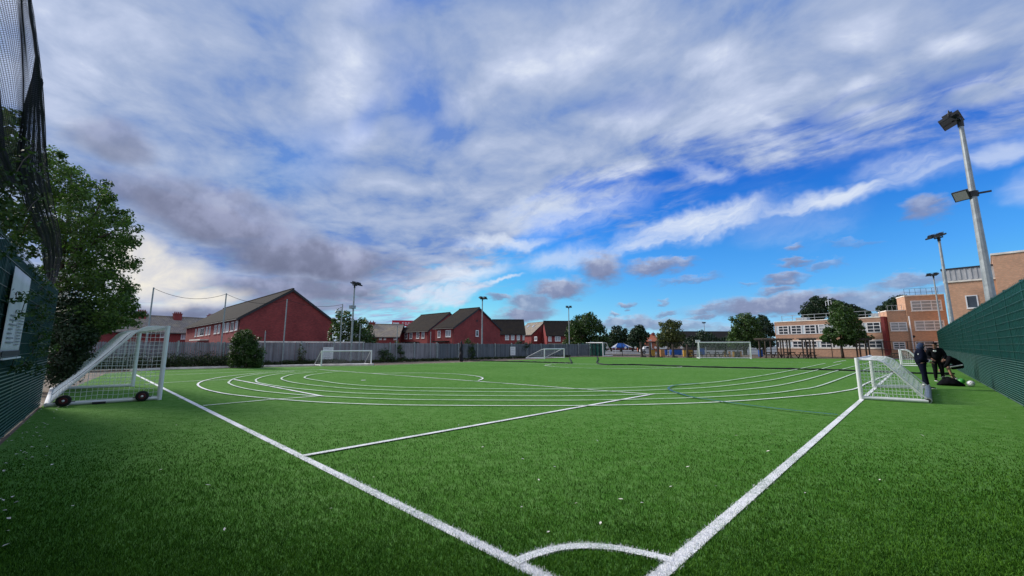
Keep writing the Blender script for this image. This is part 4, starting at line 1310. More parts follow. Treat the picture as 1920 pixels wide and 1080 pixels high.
m = MB(); S.box(m, .5, 6.5, .02, 1.1, 2.0, 2.25); m.build('porch_roof', MAT['roof_pale'], h)
# low pale-roofed cottages and the red-trimmed store behind
h, S = side_house('cottage', 'low cottage row with pale roof left of the red houses', 690, 748, 86, 631, 609.5, roof='roof_pale', deep=8)
chimney_on(h, pt(697, 612, 90) + Vector((0, 0, -.5)), w=1.3, hh=1.3, pots=2, rz=.1)
for u0, u1 in ((711, 716), (719.5, 724), (738, 744)):
    win_px(h, S, u0, u1, 633, 637, cols=2, fr=.12)
def store():
    a, b = pt(660, 612, 150), pt(900, 612, 168)
    W = Wall((a.x, a.y), (b.x, b.y))
    t = thing('retail_store', 'large grey store with red and white fascia showing over the cottage roofs', 'store', W.P(0))
    m = MB(); W.box(m, 0, W.L, -40, 0, 0, 8.2); m.build('wall', MAT['galv'], t)
    s0 = W.hit(735, 606)[0]; s1 = W.hit(775, 606)[0]; z0, z1 = W.hit(755, 611.5)[1], W.hit(755, 601)[1]
    m = MB(); W.box(m, s0, W.L, .02, .6, z0, z1); f = m.build('fascia_panel', MAT['red_paint'], t)
    m = MB(); 
    x = W.hit(753.5, 606)[0]; e = W.hit(773, 606)[0]; n = 7; w = (e - x) / n
    for i in range(n):                                     # unreadable white capitals
        zz0, zz1 = z0 + .25 * (z1 - z0), z0 + .68 * (z1 - z0)
        W.box(m, x + i * w + .12 * w, x + i * w + .36 * w, .601, .64, zz0, zz1)
        if i % 2 == 0: W.box(m, x + i * w + .36 * w, x + i * w + .74 * w, .601, .64, zz1 - .3, zz1)
        if i % 3 != 1: W.box(m, x + i * w + .36 * w, x + i * w + .74 * w, .601, .64, zz0, zz0 + .3)
    m.build('white_lettering', MAT['white_pvc'], f)
    m = MB(); W.box(m, s0 + .3, W.hit(748, 606)[0], .602, .64, z0 + .1, z0 + .6 * (z1 - z0)); m.build('white_panel', MAT['white_pvc'], f)
    m = MB(); W.box(m, W.hit(690, 606)[0], s0 - .2, -8, -.5, 8.2, 9.6); m.build('roof_vent', MAT['galv'], t)
store()
# long low dark roof far behind the playground, and the orange brick house there
a, b = pt(1240, 640, 150), pt(1395, 640, 150)
h, S = side_house('low_building', 'long low building with a dark roof on the skyline behind the far goal', 1282, 1400, 140, 634, 622.5, roof='roof_dark', deep=14)
h['category'] = 'building'
for ch in h.children:
    if ch.name.split('.')[0] == 'wall': ch.data.materials[0] = MAT['timber']
h, S = side_house('brick_house', 'small orange brick house half hidden behind the light green tree', 1210, 1236, 108, 640, 628.5, roof='roof_brown', deep=6)
for ch in h.children:
    if ch.name.split('.')[0] in ('wall', 'roof'): ch.data.materials[0] = M_brick('orange_brick', (.50, .15, .08, 1), (.42, .12, .06, 1), (.4, .2, .15, 1))
chimney_on(h, pt(1225, 630, 111) + Vector((0, 0, -.3)), w=.8, hh=1.0, pots=1, rz=0)
m = MB(); S.box(m, .9, 1.7, .02, .06, 1.0, 3.2); m.build('window', MAT['white_pvc'], h)
h, S = side_house('brick_house', 'distant dark roofed houses seen between the trees left of the orange house', 1140, 1215, 150, 642, 636, roof='roof_dark', deep=9)

# ------------------------------------------------------------------ school
MAT['dark_red'] = M('dark_red_render', (.16, .02, .022), .7, .2)
def school():
    P1, P2 = pt(1455, 640, 65), pt(1658, 640, 53.0)
    W = Wall((P1.x, P1.y), (P2.x, P2.y))
    back = -14
    def block(mat, a0, a1, z1, W=W, nm='wall', n1=0, par=None, deep=back):
        m = MB(); W.box(m, a0, a1, deep, n1, 0, z1); return m.build(nm, MAT[mat], par)
    sc = thing('school_wing', 'long two storey brown brick school wing with white windows behind the young tree', 'school building', W.P(0))
    H = 5.32
    block('brick_pink', 0, W.L, H, par=sc)
    m = MB(); W.box(m, -.06, W.L, -14.1, .06, H + .003, H + .13); m.build('parapet_coping', MAT['concrete'], sc)
    m = MB(); W.box(m, 0, W.L, .004, .03, 2.30, 2.42); W.box(m, 0, W.L, .004, .03, 1.16, 1.26); m.build('string_course', MAT['concrete'], sc)
    zu0, zu1 = 3.35, 4.72; zl0, zl1 = 1.30, 2.28
    n = 7; bay = (W.L - .3) / n
    for r_, (z0, z1) in enumerate(((zu0, zu1), (zl0, zl1))):
        for i in range(n):
            a0 = .15 + bay * i; 
            add_window(sc, W, a0, a0 + bay * .20, z0, z1, cols=1, fr=.06, pane='pane_pale' if (i + r_) % 2 == 0 else 'pane', sill=False, proud=.05)
            add_window(sc, W, a0 + bay * .215, a0 + bay * .99, z0, z1, cols=2, rows=3 if z1 - z0 > 1.2 else 2, fr=.085, pane='pane_blind' if (i * 3 + r_) % 4 == 1 else 'pane', sill=False, proud=.06)
    # roof railing and vents
    m = MB()
    for z in (.55, 1.05):
        m.tube([W.P(.6, -1.2, H + z), W.P(W.L - .5, -1.2, H + z)], .03, 6)
    for i in range(9):
        a = .6 + (W.L - 1.1) * i / 8; m.tube([W.P(a, -1.2, H + .1), W.P(a, -1.2, H + 1.08)], .035, 6)
    m.build('roof_railing', MAT['galv'], sc)
    a, _ = W.hit(1546.5, 600)
    m = MB(); m.tube([W.P(a, -1.6, H), W.P(a, -1.6, H + 3.1)], .05, 6); m.tube([W.P(a - .35, -1.6, H + 2.2), W.P(a - .35, -1.6, H + 2.9), W.P(a + .35, -1.6, H + 3.0), W.P(a + .35, -1.6, H + 2.4)], .035, 6); m.build('aerial', MAT['white_metal'], sc)
    m = MB(); m.tube([W.P(a + .9, -1.6, H), W.P(a + .9, -1.6, H + 1.4), W.P(a + .3, -1.6, H + 1.65)], .06, 8); m.build('vent_pipe', MAT['galv'], sc)
    for u in (1480, 1626, 1642):
        aa, _ = W.hit(u, 600); m = MB(); m.box(W.P(aa, -4, H + .45), (1.6, 1.0, .7), math.atan2(W.d.y, W.d.x)); m.build('roof_unit', MAT['galv'], sc)
    m = MB(); W.box(m, W.L - .05, W.L + .30, -3, .12, 0, H + .1); m.build('red_pillar', MAT['dark_red'], sc)
    # three-storey part, nearly square to the view
    Q1, Q2 = pt(1664, 640, 53.2), pt(1780, 640, 50.5)
    V = Wall((Q1.x, Q1.y), (Q2.x, Q2.y))
    s1 = V.hit(1701, 600)[0]; s2 = V.hit(1776, 600)[0]
    b3 = thing('school_block', 'orange brick three storey school block with wide white windows', 'school building', V.P(s1))
    H2 = V.hit(1685, 583)[1]; H3 = V.hit(1735, 554.5)[1]
    block('brick_buff', .3, s1, H2, V, par=b3, deep=-3)
    block('brick_buff', s1, s2, H3, V, par=b3, n1=.15, deep=-2.5)
    m = MB(); V.box(m, .25, s1 - .06, -3.05, .05, H2 + .003, H2 + .12); V.box(m, s1 - .05, s2, -2.55, .22, H3 + .003, H3 + .14); m.build('parapet_coping', MAT['concrete'], b3)
    V2 = Wall(V.P(0, .15), V.P(V.L, .15))
    for W_, u0, u1, v0, v1, c in ((V, 1669, 1701, 604, 620.5, 2), (V, 1674.5, 1698, 641, 655, 2), (V2, 1708, 1766, 563, 582.5, 3), (V2, 1715, 1771, 601, 619.5, 3), (V2, 1716, 1770, 640, 656, 3)):
        win_px(b3, W_, u0, u1, v0, v1, cols=c, rows=3, fr=.11, pane='pane_blind' if v0 < 620 else 'pane', proud=.06)
    a, _ = V2.hit(1706, 610); m = MB(); m.tube([V2.P(a, .12, 0), V2.P(a, .12, V2.hit(1704, 593)[1])], .075, 8); m.build('downpipe', MAT['white_pvc'], b3)
    a, z = V2.hit(1713, 631); m = MB(); m.lathe([(.16, 0), (.16, .05), (.10, .06)], 12, V2.P(a, .0, z), V.n); m.build('wall_lamp', MAT['dark_metal'], b3)
    m = MB()
    for i in range(7):
        a = s1 + .4 + (s2 - s1 - .5) * i / 6; m.tube([V.P(a, -1, H3), V.P(a, -1, H3 + 1.1)], .018, 6)
    m.tube([V.P(s1 + .4, -1, H3 + 1.1), V.P(s2 - .1, -1, H3 + 1.1)], .018, 6); m.tube([V.P(s1 + .4, -1, H3 + .6), V.P(s2 - .1, -1, H3 + .6)], .015, 6)
    m.build('roof_railing', MAT['dark_metal'], b3)
    a = V.hit(1682, 583)[0]; m = MB()
    m.tube([V.P(.6, -.6, H2 + .8), V.P(s1 - .2, -.6, H2 + .8)], .025, 6); 
    for i in range(4): m.tube([V.P(.6 + i * (s1 - .8) / 3, -.6, H2), V.P(.6 + i * (s1 - .8) / 3, -.6, H2 + .8)], .025, 6)
    m.build('low_railing', MAT['galv'], b3)
    # hall with metal-clad top, and taller brick mass behind it
    R1, R2 = pt(1768, 520, 46.5), pt(1866, 520, 43.5)
    U = Wall((R1.x, R1.y), (R2.x, R2.y))
    hall = thing('school_hall', 'tall orange brick school hall with pale ribbed metal cladding along its top', 'school building', U.P(0))
    zc0 = U.hit(1815, 524.5)[1]; zt = U.hit(1815, 502.5)[1]
    block('brick_buff', 0, U.L, zc0, U, par=hall, deep=-12)
    m = MB(); U.box(m, -.05, U.L, -12.05, .06, zc0 + .003, zt); cl = m.build('cladding', M('pale_metal_cladding', (.42, .43, .46), .5, .12, 1, stain=.35), hall)
    m = MB(); x = 0
    while x < U.L:
        U.box(m, x, x + .16, .062, .10, zc0 + .05, zt - .02); x += .42
    m.build('ribs', M('pale_metal_ribs', (.46, .46, .48), .5, .12, 1, stain=.4), cl)
    m = MB(); U.box(m, -.12, U.L, -12.1, .16, zt + .003, zt + .15); m.build('roof_edge', MAT['fascia'], hall)
    m = MB(); U.box(m, -.05, U.L, .004, .12, zc0 - .18, zc0 - .003); m.build('sill_band', MAT['concrete'], hall)
    win_px(hall, U, 1811, 1834.5, 553.5, 578, cols=1, rows=1, fr=.10, proud=.05)
    T1 = U.P(U.L, .5); T2 = T1 + U.d * 26
    X = Wall((T1.x, T1.y), (T2.x, T2.y))
    tall = thing('school_tower_block', 'plain windowless orange brick block, highest part of the school at the right edge', 'school building', X.P(0))
    Ht = X.hit(1890, 475.5)[1]
    block('brick_buff', 0, X.L, Ht, X, par=tall, deep=-16)
    m = MB(); X.box(m, -.08, X.L, -16.1, .1, Ht + .003, Ht + .2); m.build('parapet_coping', MAT['concrete'], tall)
school()

# ------------------------------------------------------------------ dark mesh fence across the far side, with its round white markers
def far_fence():
    A, B = at(1088, 667.2), at(1300, 669.5); C_ = at(1755, 672.0)
    out = []
    for (P, Q, lab, hh) in ((A, B, 'dark green mesh fence with round white markers before the blue gazebo', 2.0), (B + (C_ - B).normalized() * .1, C_, 'thin dark mesh fence between the picnic tables and the school', 2.15)):
        W = Wall(P, Q)
        f = thing('playground_fence', lab, 'fence', W.P(0))
        k = round(W.L / 3.0)
        for i in range(k + 1):
            m = MB(); m.tube([W.P(W.L * i / k), W.P(W.L * i / k, 0, hh)], .045, 8); m.build('post', MAT['dark_metal'], f)
        m = MB()
        for z in (.05, hh * .5, hh - .04): W.box(m, 0, W.L, -.02, .02, z, z + .045)
        m.build('rail', MAT['dark_metal'], f)
        m = MB(); a = 0
        while a < W.L:
            m.strand(W.P(a, 0, .05), W.P(a, 0, hh - .02), .007); a += .16
        m.build('upright_wires', MAT['fence_green'], f)
        out.append((W, f))
    W, f = out[0]
    for u in (1105, 1126.5, 1138.5, 1154.5, 1173, 1191.5, 1209.5, 1229, 1248.5, 1278):
        s_, z = W.hit(u, 651.7)
        if s_ > W.L: continue
        MB().lathe([(.001, 0), (.17, 0), (.17, .03), (.001, .035)], 14, W.P(s_, .03, z), W.n).build('round_marker', MAT['white_pvc'], f)
far_fence()
# solid dark panels of the fence end under the large tree
w = Wall(at(1086, 667), at(1128, 668)); m = MB(); a = 0
t = thing('panel_fence', 'solid dark green panel fence under the large round tree', 'fence', w.P(0, -.5))
while a < w.L - .1:
    w.box(m, a, a + 1.1, -.55, -.5, .03, 2.0); a += 1.15
m.build('panel', MAT['fence_green'], t)
m = MB()
for i in range(7): w.box(m, w.L * i / 6 - .04, w.L * i / 6 + .04, -.49, -.41, 0, 2.1)
m.build('post', MAT['dark_metal'], t)

# ------------------------------------------------------------------ playground things
def dark_post(u, v0, v1, label, lean=0.0):
    b = at(u, v1); h = pt(u, v0, b.y).z
    t = thing('timber_post', label, 'post', b, 'dark posts beside the playground')
    MB().tube([b, b + Vector((lean * .1, 0, .35)), b + Vector((lean, 0, h))], [.26, .17, .13], 10).build('post_shaft', MAT['timber'], t)
    m = MB(); m.box(b + Vector((.25, 0, .05)), (.6, .4, .1)); m.build('post_foot', MAT['dark_metal'], t)
dark_post(1204, 641, 669.5, 'stout dark post left of the parked white car', -.15)
dark_post(1219.5, 640, 669.8, 'dark post between the white car and the first ochre board')
dark_post(1234.5, 638.5, 670, 'dark post with a small white panel between two ochre boards')
dark_post(1262.5, 645, 670, 'dark post in front of the blue container')
dark_post(1289.5, 645, 670.4, 'dark post in front of the paired yellow boards')
def slab(name, u0, u1, v0, v1, mat, label, cat, d=.35, group=None, legs=True):
    a, b = at(u0, v1), at(u1, v1)
    W = Wall((a.x, a.y), (b.x, b.y)); z1 = W.hit((u0 + u1) / 2, v0)[1]
    t = thing(name, label, cat, W.P(0), group)
    m = MB(); W.box(m, 0, W.L, -d, 0, .06, z1); m.build('body', MAT[mat], t)
    m = MB(); W.box(m, -.03, W.L + .03, -d - .03, .03, z1 + .002, z1 + .05); m.build('cap_strip', MAT['timber'], t)
    m = MB()
    for q in (.12, .88):
        W.box(m, W.L * q - .05, W.L * q + .05, -d * .8, -d * .2, 0, .06)
    m.build('foot', MAT['dark_metal'], t)
    return t
slab('play_board', 1222, 1228.5, 656, 668.5, 'yellow', 'narrow ochre board beside the parked white car', 'play board')
slab('play_board', 1239, 1247, 655.3, 669.5, 'orange_board', 'tall orange brown board left of the blue container', 'play board')
slab('play_board', 1282.5, 1288, 656.5, 669.5, 'yellow', 'narrow yellow board right of the blue container', 'play board')
slab('play_board', 1291, 1300, 656, 669.3, 'yellow', 'broad yellow board beside the picnic table and the tall goal', 'play board')
slab('storage_container', 1260, 1279, 655, 666, 'blue_box', 'long blue plastic storage container behind the mesh fence', 'container', d=1.0)
slab('storage_container', 1248, 1252, 655, 666, 'blue_box', 'short blue container beside the slim white bollard', 'container', d=.8)
slab('storage_container', 1313, 1322, 653, 666.5, 'blue_box', 'blue container seen through the left side of the tall goal', 'container', d=.8)
slab('play_board', 1425, 1431, 656, 669, 'blue_box', 'pale blue play panel right of the tall goal', 'play board')
for u0, u1, mt, lab in ((1359, 1361.5, 'yellow', 'slim yellow play pole inside the tall goal, leftmost of four'), (1368, 1370.5, 'orange_board', 'slim orange play pole inside the tall goal, second of four'), (1375.5, 1378, 'yellow', 'slim yellow play pole left of the dark board in the goal'), (1389, 1391.5, 'orange_board', 'slim orange play pole right of the dark board in the goal')):
    slab('play_pole', u0, u1, 659, 670, mt, lab, 'play pole', d=.2)
slab('play_board', 1379, 1388, 659.5, 670, 'timber', 'dark square board seen through the tall goal', 'play board')
def bollard(u, v0, v1, label):
    b = at(u, v1); h = pt(u, v0, b.y).z
    t = thing('bollard', label, 'bollard', b)
    MB().lathe([(.16, 0), (.16, .08), (.11, .1), (.11, h - .06), (.06, h)], 12, b).build('bollard_post', MAT['white_metal'], t)
    MB().lathe([(.114, h - .3), (.114, h - .18)], 12, b).build('band', MAT['galv'], t)
bollard(1254, 657, 667, 'slim white bollard between the two blue containers')
# backboard
b = at(1316, 671.4); h = pt(1316, 640, b.y).z
t = thing('basketball_post', 'small white basketball backboard standing over the left end of the tall goal', 'basketball post', b + Vector((0, .9, 0)))
MB().tube([b + Vector((0, .9, 0)), b + Vector((0, .9, h))], .05, 8).build('post_shaft', MAT['dark_metal'], t)
m = MB(); m.box(b + Vector((0, .82, h)), (.62, .05, .36)); m.build('backboard', MAT['white_pvc'], t)
m = MB(); m.tube([b + Vector((0, .79, h - .1)) + Vector((math.sin(a) * .12, -.14 + math.cos(a) * .12, 0)) for a in [k * .5236 for k in range(13)]], .012, 5); m.build('hoop', MAT['red_paint'], t)

def picnic_proto(loc, rz, label):
    t = thing('picnic_table', label, 'picnic table', (0, 0, 0), 'picnic tables by the school')
    m = MB()
    for k in range(5): m.box((0, -.3 + k * .15, .74), (1.75, .135, .045))
    m.build('table_top', MAT['timber'], t)
    for s in (-1, 1):
        m = MB(); m.box((0, s * .68, .45), (1.75, .24, .045)); m.build('bench_seat', MAT['timber'], t)
        m = MB()
        for e in (-1, 1): m.bar((s * .62, e * .70, 0), (s * .62, e * .24, .72), .10, .05)
        m.box((s * .62, 0, .40), (.05, 1.5, .10)); m.box((s * .62, 0, .69), (.05, .7, .08))
        m.build('leg_frame', MAT['timber'], t)
    t.location = loc; t.rotation_euler = (0, 0, rz)
    return t
pic = [((1304, 670.5), .1, 'picnic table left of the tall goal beside the yellow board'), ((1337, 670), .0, 'left picnic table of two seen through the tall goal'), ((1352, 670), .2, 'right picnic table of two seen through the tall goal'),
       ((1450, 671), .1, 'picnic table under the left timber pergola'), ((1481, 671.5), .5, 'picnic table between the two timber pergolas'), ((1514, 672), .0, 'picnic table beneath the right end of the second pergola'), ((1699, 676), .6, 'dark bench table behind the far low goal by the school wall')]
pt0 = picnic_proto(at(*pic[0][0]), pic[0][1], pic[0][2])
for q, rz, lab in pic[1:]:
    p = at(*q)
    dup(pt0, p if q[0] != 1699 else at(1683, 674.5), rz, lab)
def pergola(us, vb, vt, label, beams):
    P = [at(u, vb) for u in us]; h = pt(us[0], vt, P[0].y).z
    t = thing('pergola', label, 'pergola', P[0], 'timber pergolas by the school')
    for p in P:
        for q in (0, 1.5):
            m = MB(); m.box(p + Vector((.1 * q, q, h / 2)), (.12, .12, h)); m.build('post', MAT['timber'], t)
    m = MB()
    a, b = P[0] + Vector((-.4, 0, h + .08)), P[-1] + Vector((.4, 0, h + .08))
    m.bar(a, b, .08, .18); m.bar(a + Vector((.15, 1.5, 0)), b + Vector((.15, 1.5, 0)), .08, .18); m.build('beam', MAT['timber'], t)
    m = MB(); L = (b - a).length; n = max(3, int(L / .45))
    for i in range(n + 1):
        c = a.lerp(b, i / n) + Vector((0, 0, .15)); m.bar(c + Vector((0, -.35, 0)), c + Vector((.15, 1.9, 0)), .06, .12)
    m.build('rafters', MAT['timber'], t)
pergola((1437, 1459, 1478, 1483), 671.5, 638.5, 'wide dark timber pergola by the left end of the school wing', 3)
pergola((1521, 1528), 671.8, 637.5, 'narrow dark timber pergola left of the young street tree', 2)
pergola((1626, 1632), 672.5, 638, 'dark timber pergola right of the young tree below the school windows', 2)
# blue gazebo
def gazebo():
    c = pt(1163, 650, 84); c.z = 0
    t = thing('gazebo', 'blue pop-up gazebo with white ends beyond the dark mesh fence', 'gazebo', c)
    zt = pt(1163, 643.2, 84).z; ze = pt(1163, 650.0, 84).z; w, d = 1.35, 1.3
    base = [c + Vector(q) + Vector((0, 0, ze)) for q in ((-w, -d, 0), (w, -d, 0), (w, d, 0), (-w, d, 0))]
    top = [c + Vector(q) + Vector((0, 0, zt)) for q in ((-w * .35, -.15, 0), (w * .35, -.15, 0), (w * .35, .15, 0), (-w * .35, .15, 0))]
    low = [p - Vector((0, 0, .28)) for p in base]
    m = MB(); m.add(low + base + top, [(0, 1, 5, 4), (1, 2, 6, 5), (2, 3, 7, 6), (3, 0, 4, 7), (4, 5, 9, 8), (6, 7, 11, 10), (5, 6, 10, 9), (7, 4, 8, 11), (8, 9, 10, 11)])
    m.build('canopy', MAT['blue_box'], t)
    for s in (-1, 1):
        m = MB(); m.prism([c + Vector((s * w * 1.02, -d * 1.02, ze - .05)), c + Vector((s * w * .45, -.3, zt - .02)), c + Vector((s * w * 1.7, -d, ze - .22))], (0, .06, 0)); m.build('white_flap', MAT['white_pvc'], t)
    for q in ((-w, -d), (w, -d), (w, d), (-w, d)):
        m = MB(); m.tube([c + Vector((q[0], q[1], 0)), c + Vector((q[0], q[1], ze))], .035, 6); m.build('leg', MAT['white_metal'], t)
gazebo()
# parked car
def car():
    c = pt(1212, 655, 80); c.z = 0
    t = thing('parked_car', 'small white car parked beyond the mesh fence left of the ochre board', 'car', c)
    L = 2.6; prof = [(-1.9, .35), (-1.9, .75), (-1.75, .9), (-1.0, 1.0), (-.45, 1.45), (.85, 1.48), (1.5, 1.05), (1.85, .95), (1.9, .7), (1.9, .35)]
    m = MB(); m.prism([c + Vector((x * .62, -.8, z)) for x, z in prof], (0, 1.6, 0)); b = m.build('body', MAT['white_pvc'], t)
    bv = b.modifiers.new('bevel', 'BEVEL'); bv.width = .06; bv.segments = 2
    m = MB(); m.prism([c + Vector((x * .62, -.815, z)) for x, z in ((-.85, 1.03), (-.4, 1.38), (.78, 1.4), (1.3, 1.05))], (0, .02, 0)); m.build('side_window', MAT['pane'], t)
    for x in (-1.2, 1.2):
        w = MB().lathe([(.2, -.1), (.3, -.1), (.32, 0), (.3, .1), (.2, .1)], 16, c + Vector((x * .62, -.78, .32)), (0, -1, 0)).build('wheel', MAT['tyre'], t)
        MB().lathe([(.19, .0), (.19, .105), (.05, .11)], 12, c + Vector((x * .62, -.78, .32)), (0, -1, 0)).build('rim', MAT['galv'], w)
    m = MB(); m.box(c + Vector((-1.16, -.5, .72)), (.06, .3, .14)); m.build('headlight', MAT['glass_lamp'], t)
car()

# ------------------------------------------------------------------ vegetation
def inside(poly, x, y):
    c = np.zeros(len(x), bool); n = len(poly)
    for i in range(n):
        x0, y0 = poly[i]; x1, y1 = poly[(i + 1) % n]
        if y0 == y1: continue
        c ^= ((y0 > y) != (y1 > y)) & (x < (x1 - x0) * (y - y0) / (y1 - y0) + x0)
    return c
def edge_dist(poly, x, y):
    d = np.full(len(x), 1e9); n = len(poly)
    for i in range(n):
        p, q = np.array(poly[i], float), np.array(poly[(i + 1) % n], float)
        e = q - p; t = np.clip(((x - p[0]) * e[0] + (y - p[1]) * e[1]) / (e @ e), 0, 1)
        d = np.minimum(d, np.hypot(x - p[0] - t * e[0], y - p[1] - t * e[1]))
    return d
def leaves(name, mat, parent, centers, rad, per, size, flat=.55, aspect=.55, hang=0.0):
    """leaf-sized faces gathered round clump centres (n x 3), clump radius rad"""
    k = len(centers)
    rad = np.broadcast_to(np.asarray(rad, float), (k,))
    idx = np.repeat(np.arange(k), per); n = len(idx)
    dirs = RNG.normal(size=(n, 3)); dirs /= np.linalg.norm(dirs, axis=1)[:, None]
    rr = RNG.random(n) ** .42
    off = dirs * (rr * rad[idx])[:, None]; off[:, 2] *= .8
    P = centers[idx] + off
    nrm = dirs * .7 + RNG.normal(size=(n, 3)) * .6 + np.array([0, 0, flat])
    nrm /= np.linalg.norm(nrm, axis=1)[:, None]
    t = RNG.normal(size=(n, 3)); t[:, 2] -= hang
    t -= nrm * (t * nrm).sum(1)[:, None]; t /= np.linalg.norm(t, axis=1)[:, None]
    b = np.cross(nrm, t)
    s = size * RNG.uniform(.6, 1.25, n)
    V = np.empty((n, 4, 3))
    V[:, 0] = P - t * s[:, None] * .5; V[:, 2] = P + t * s[:, None] * .5 - nrm * s[:, None] * .12
    V[:, 1] = P + b * s[:, None] * .5 * aspect + nrm * s[:, None] * .06; V[:, 3] = P - b * s[:, None] * .5 * aspect + nrm * s[:, None] * .06
    tint = np.clip(RNG.random(n) * .55 + RNG.random(k)[idx] * .45, 0, 1)
    f = np.arange(n)[:, None] * 4
    return np_mesh(name, V.reshape(-1, 4, 3).reshape(-1, 3), [f + np.array([0, 1, 2, 3])], mat, parent, np.repeat(tint, 4))
def px_tree(name, label, poly, D, thick, base, size, ncl, rad, per, mat, trunk_r=.15, cat='tree', group=None, limbs=9, Dfun=None, foliage='crown', lean=0.0):
    """tree whose crown fills an outline seen at distance D and is thick metres deep"""
    bp = Vector(base)
    t = thing(name, label, cat, bp, group)
    us = [p[0] for p in poly]; vs = [p[1] for p in poly]
    X, Y = np.empty(0), np.empty(0)
    while len(X) < ncl:
        x = RNG.uniform(min(us), max(us), ncl * 3); y = RNG.uniform(min(vs), max(vs), ncl * 3)
        k = inside(poly, x, y); X = np.concatenate([X, x[k]]); Y = np.concatenate([Y, y[k]])
    X, Y = X[:ncl] + RNG.normal(0, 70 / D, ncl), Y[:ncl] + RNG.normal(0, 70 / D, ncl)
    ed = edge_dist(poly, X, Y); ed = np.minimum(1, ed / (ed.max() * .8 + 1e-6)) ** .5
    dd = RNG.uniform(-1, 1, ncl) * thick / 2 * (.25 + .75 * ed)
    C_ = np.array([pt(u, v, (Dfun(u, v) if Dfun else D) + q) for u, v, q in zip(X, Y, dd)])
    C_[:, 2] = np.maximum(C_[:, 2], .15)
    r = rad * (.55 + .6 * ed) * RNG.uniform(.7, 1.2, ncl)
    leaves(foliage, MAT[mat], t, C_, r, per, size)
    cz = C_[:, 2]; top = Vector((float(C_[:, 0].mean()), float(C_[:, 1].mean()), float(np.percentile(cz, 75))))
    trunk = MB()
    kn = [bp, bp.lerp(Vector((bp.x, bp.y, top.z)), .35), bp.lerp(top, .7), top]
    trunk.tube(catmull(kn, 4), [trunk_r * (1.15 - .085 * i) for i in range(13)], 9)
    sel = RNG.choice(ncl, min(limbs, ncl), replace=False)
    for i in sel:
        e = Vector(C_[i]); s0 = polyline_at(kn, float(RNG.uniform(.25, .85)))
        if e.z < s0.z: s0.z = max(bp.z + .2, e.z * .8)
        m_ = s0.lerp(e, .5) + Vector((0, 0, .12 * (e - s0).length))
        trunk.tube([s0, m_, e], [trunk_r * .42, trunk_r * .25, trunk_r * .08], 5)
    trunk.build('trunk', MAT['bark'], t, smooth=True)
    return t
MAT['leaf_deep2'] = M_leaf('varied_green_leaves', (.014, .038, .009, 1), (.105, .185, .040, 1), .38)  # dark to light green, varied at random per leaf
FD = lambda u, v: 1.64 / max(.06, (960 - u) / 753 - 1) 
# big dark tree behind the end of the left fence
poly = [(86, 282), (112, 292), (138, 306), (150, 328), (186, 338), (206, 352), (212, 384), (240, 398), (250, 420), (276, 432), (262, 458), (238, 470), (256, 494), (232, 512), (240, 532), (262, 552), (250, 578), (268, 596), (236, 612), (200, 624), (160, 644), (128, 690), (100, 700), (96, 600), (84, 480), (80, 300)]
px_tree('broadleaf_tree', 'big dark leafy tree rising behind the left goal and fence end', poly, 15.5, 4.5, (-17.2, 14.6, 0), .125, 520, .36, 66, 'leaf_deep2', .16, limbs=26)
poly = [(-330, 120), (-120, 150), (-30, 175), (8, 196), (30, 214), (46, 236), (60, 262), (56, 300), (70, 330), (78, 372), (92, 420), (84, 470), (40, 478), (-60, 440), (-330, 380)]
px_tree('broadleaf_tree', 'leafy overhanging tree behind the near left fence and the black net', poly, 8, 1.1, (-9.6, 6.9, 0), .105, 340, .32, 80, 'leaf_mid', .10, limbs=16, Dfun=lambda u, v: FD(u, v) + 1.0)
# ivy climbing through the fence
def ivy():
    spots = [(22, 300, 40, 6), (30, 420, 34, 7), (8, 380, 30, 6), (58, 505, 14, 4), (74, 540, 16, 6), (62, 575, 16, 6), (80, 600, 18, 8), (70, 632, 18, 8), (50, 610, 10, 3), (86, 560, 10, 5), (36, 548, 6, 2), (24, 590, 8, 3), (60, 660, 16, 6), (84, 650, 12, 6), (40, 690, 16, 5), (76, 690, 12, 5), (10, 560, 12, 3), (15, 690, 10, 3), (88, 720, 10, 5), (52, 470, 14, 3), (8, 470, 18, 4)]
    C_, r = [], []
    for u, v, w, n in spots:
        for k in range(n):
            uu, vv = u + random.gauss(0, w * .5), v + random.gauss(0, w * .6)
            s_, z = WL.hit(min(uu, 91), vv)
            if .1 < s_ < 15 and z > 0.05:
                C_.append(WL.P(s_, random.uniform(.01, .12), z)); r.append(random.uniform(.08, .2))
    t = thing('ivy', 'leafy climbing shoots growing through the left mesh fence round the banner', 'climbing plant', WL.P(7))
    leaves('foliage', MAT['leaf_mid'], t, np.array(C_), np.array(r), 16, .075)
    for i in range(0, len(C_) - 3, 3):
        a, b = C_[i], C_[i + 1]
        if (a - b).length < 1.2: MB().tube([a, a.lerp(b, .5) + Vector((0, 0, .06)), b], .006, 5).build('stem', MAT['bark'], t)
ivy()
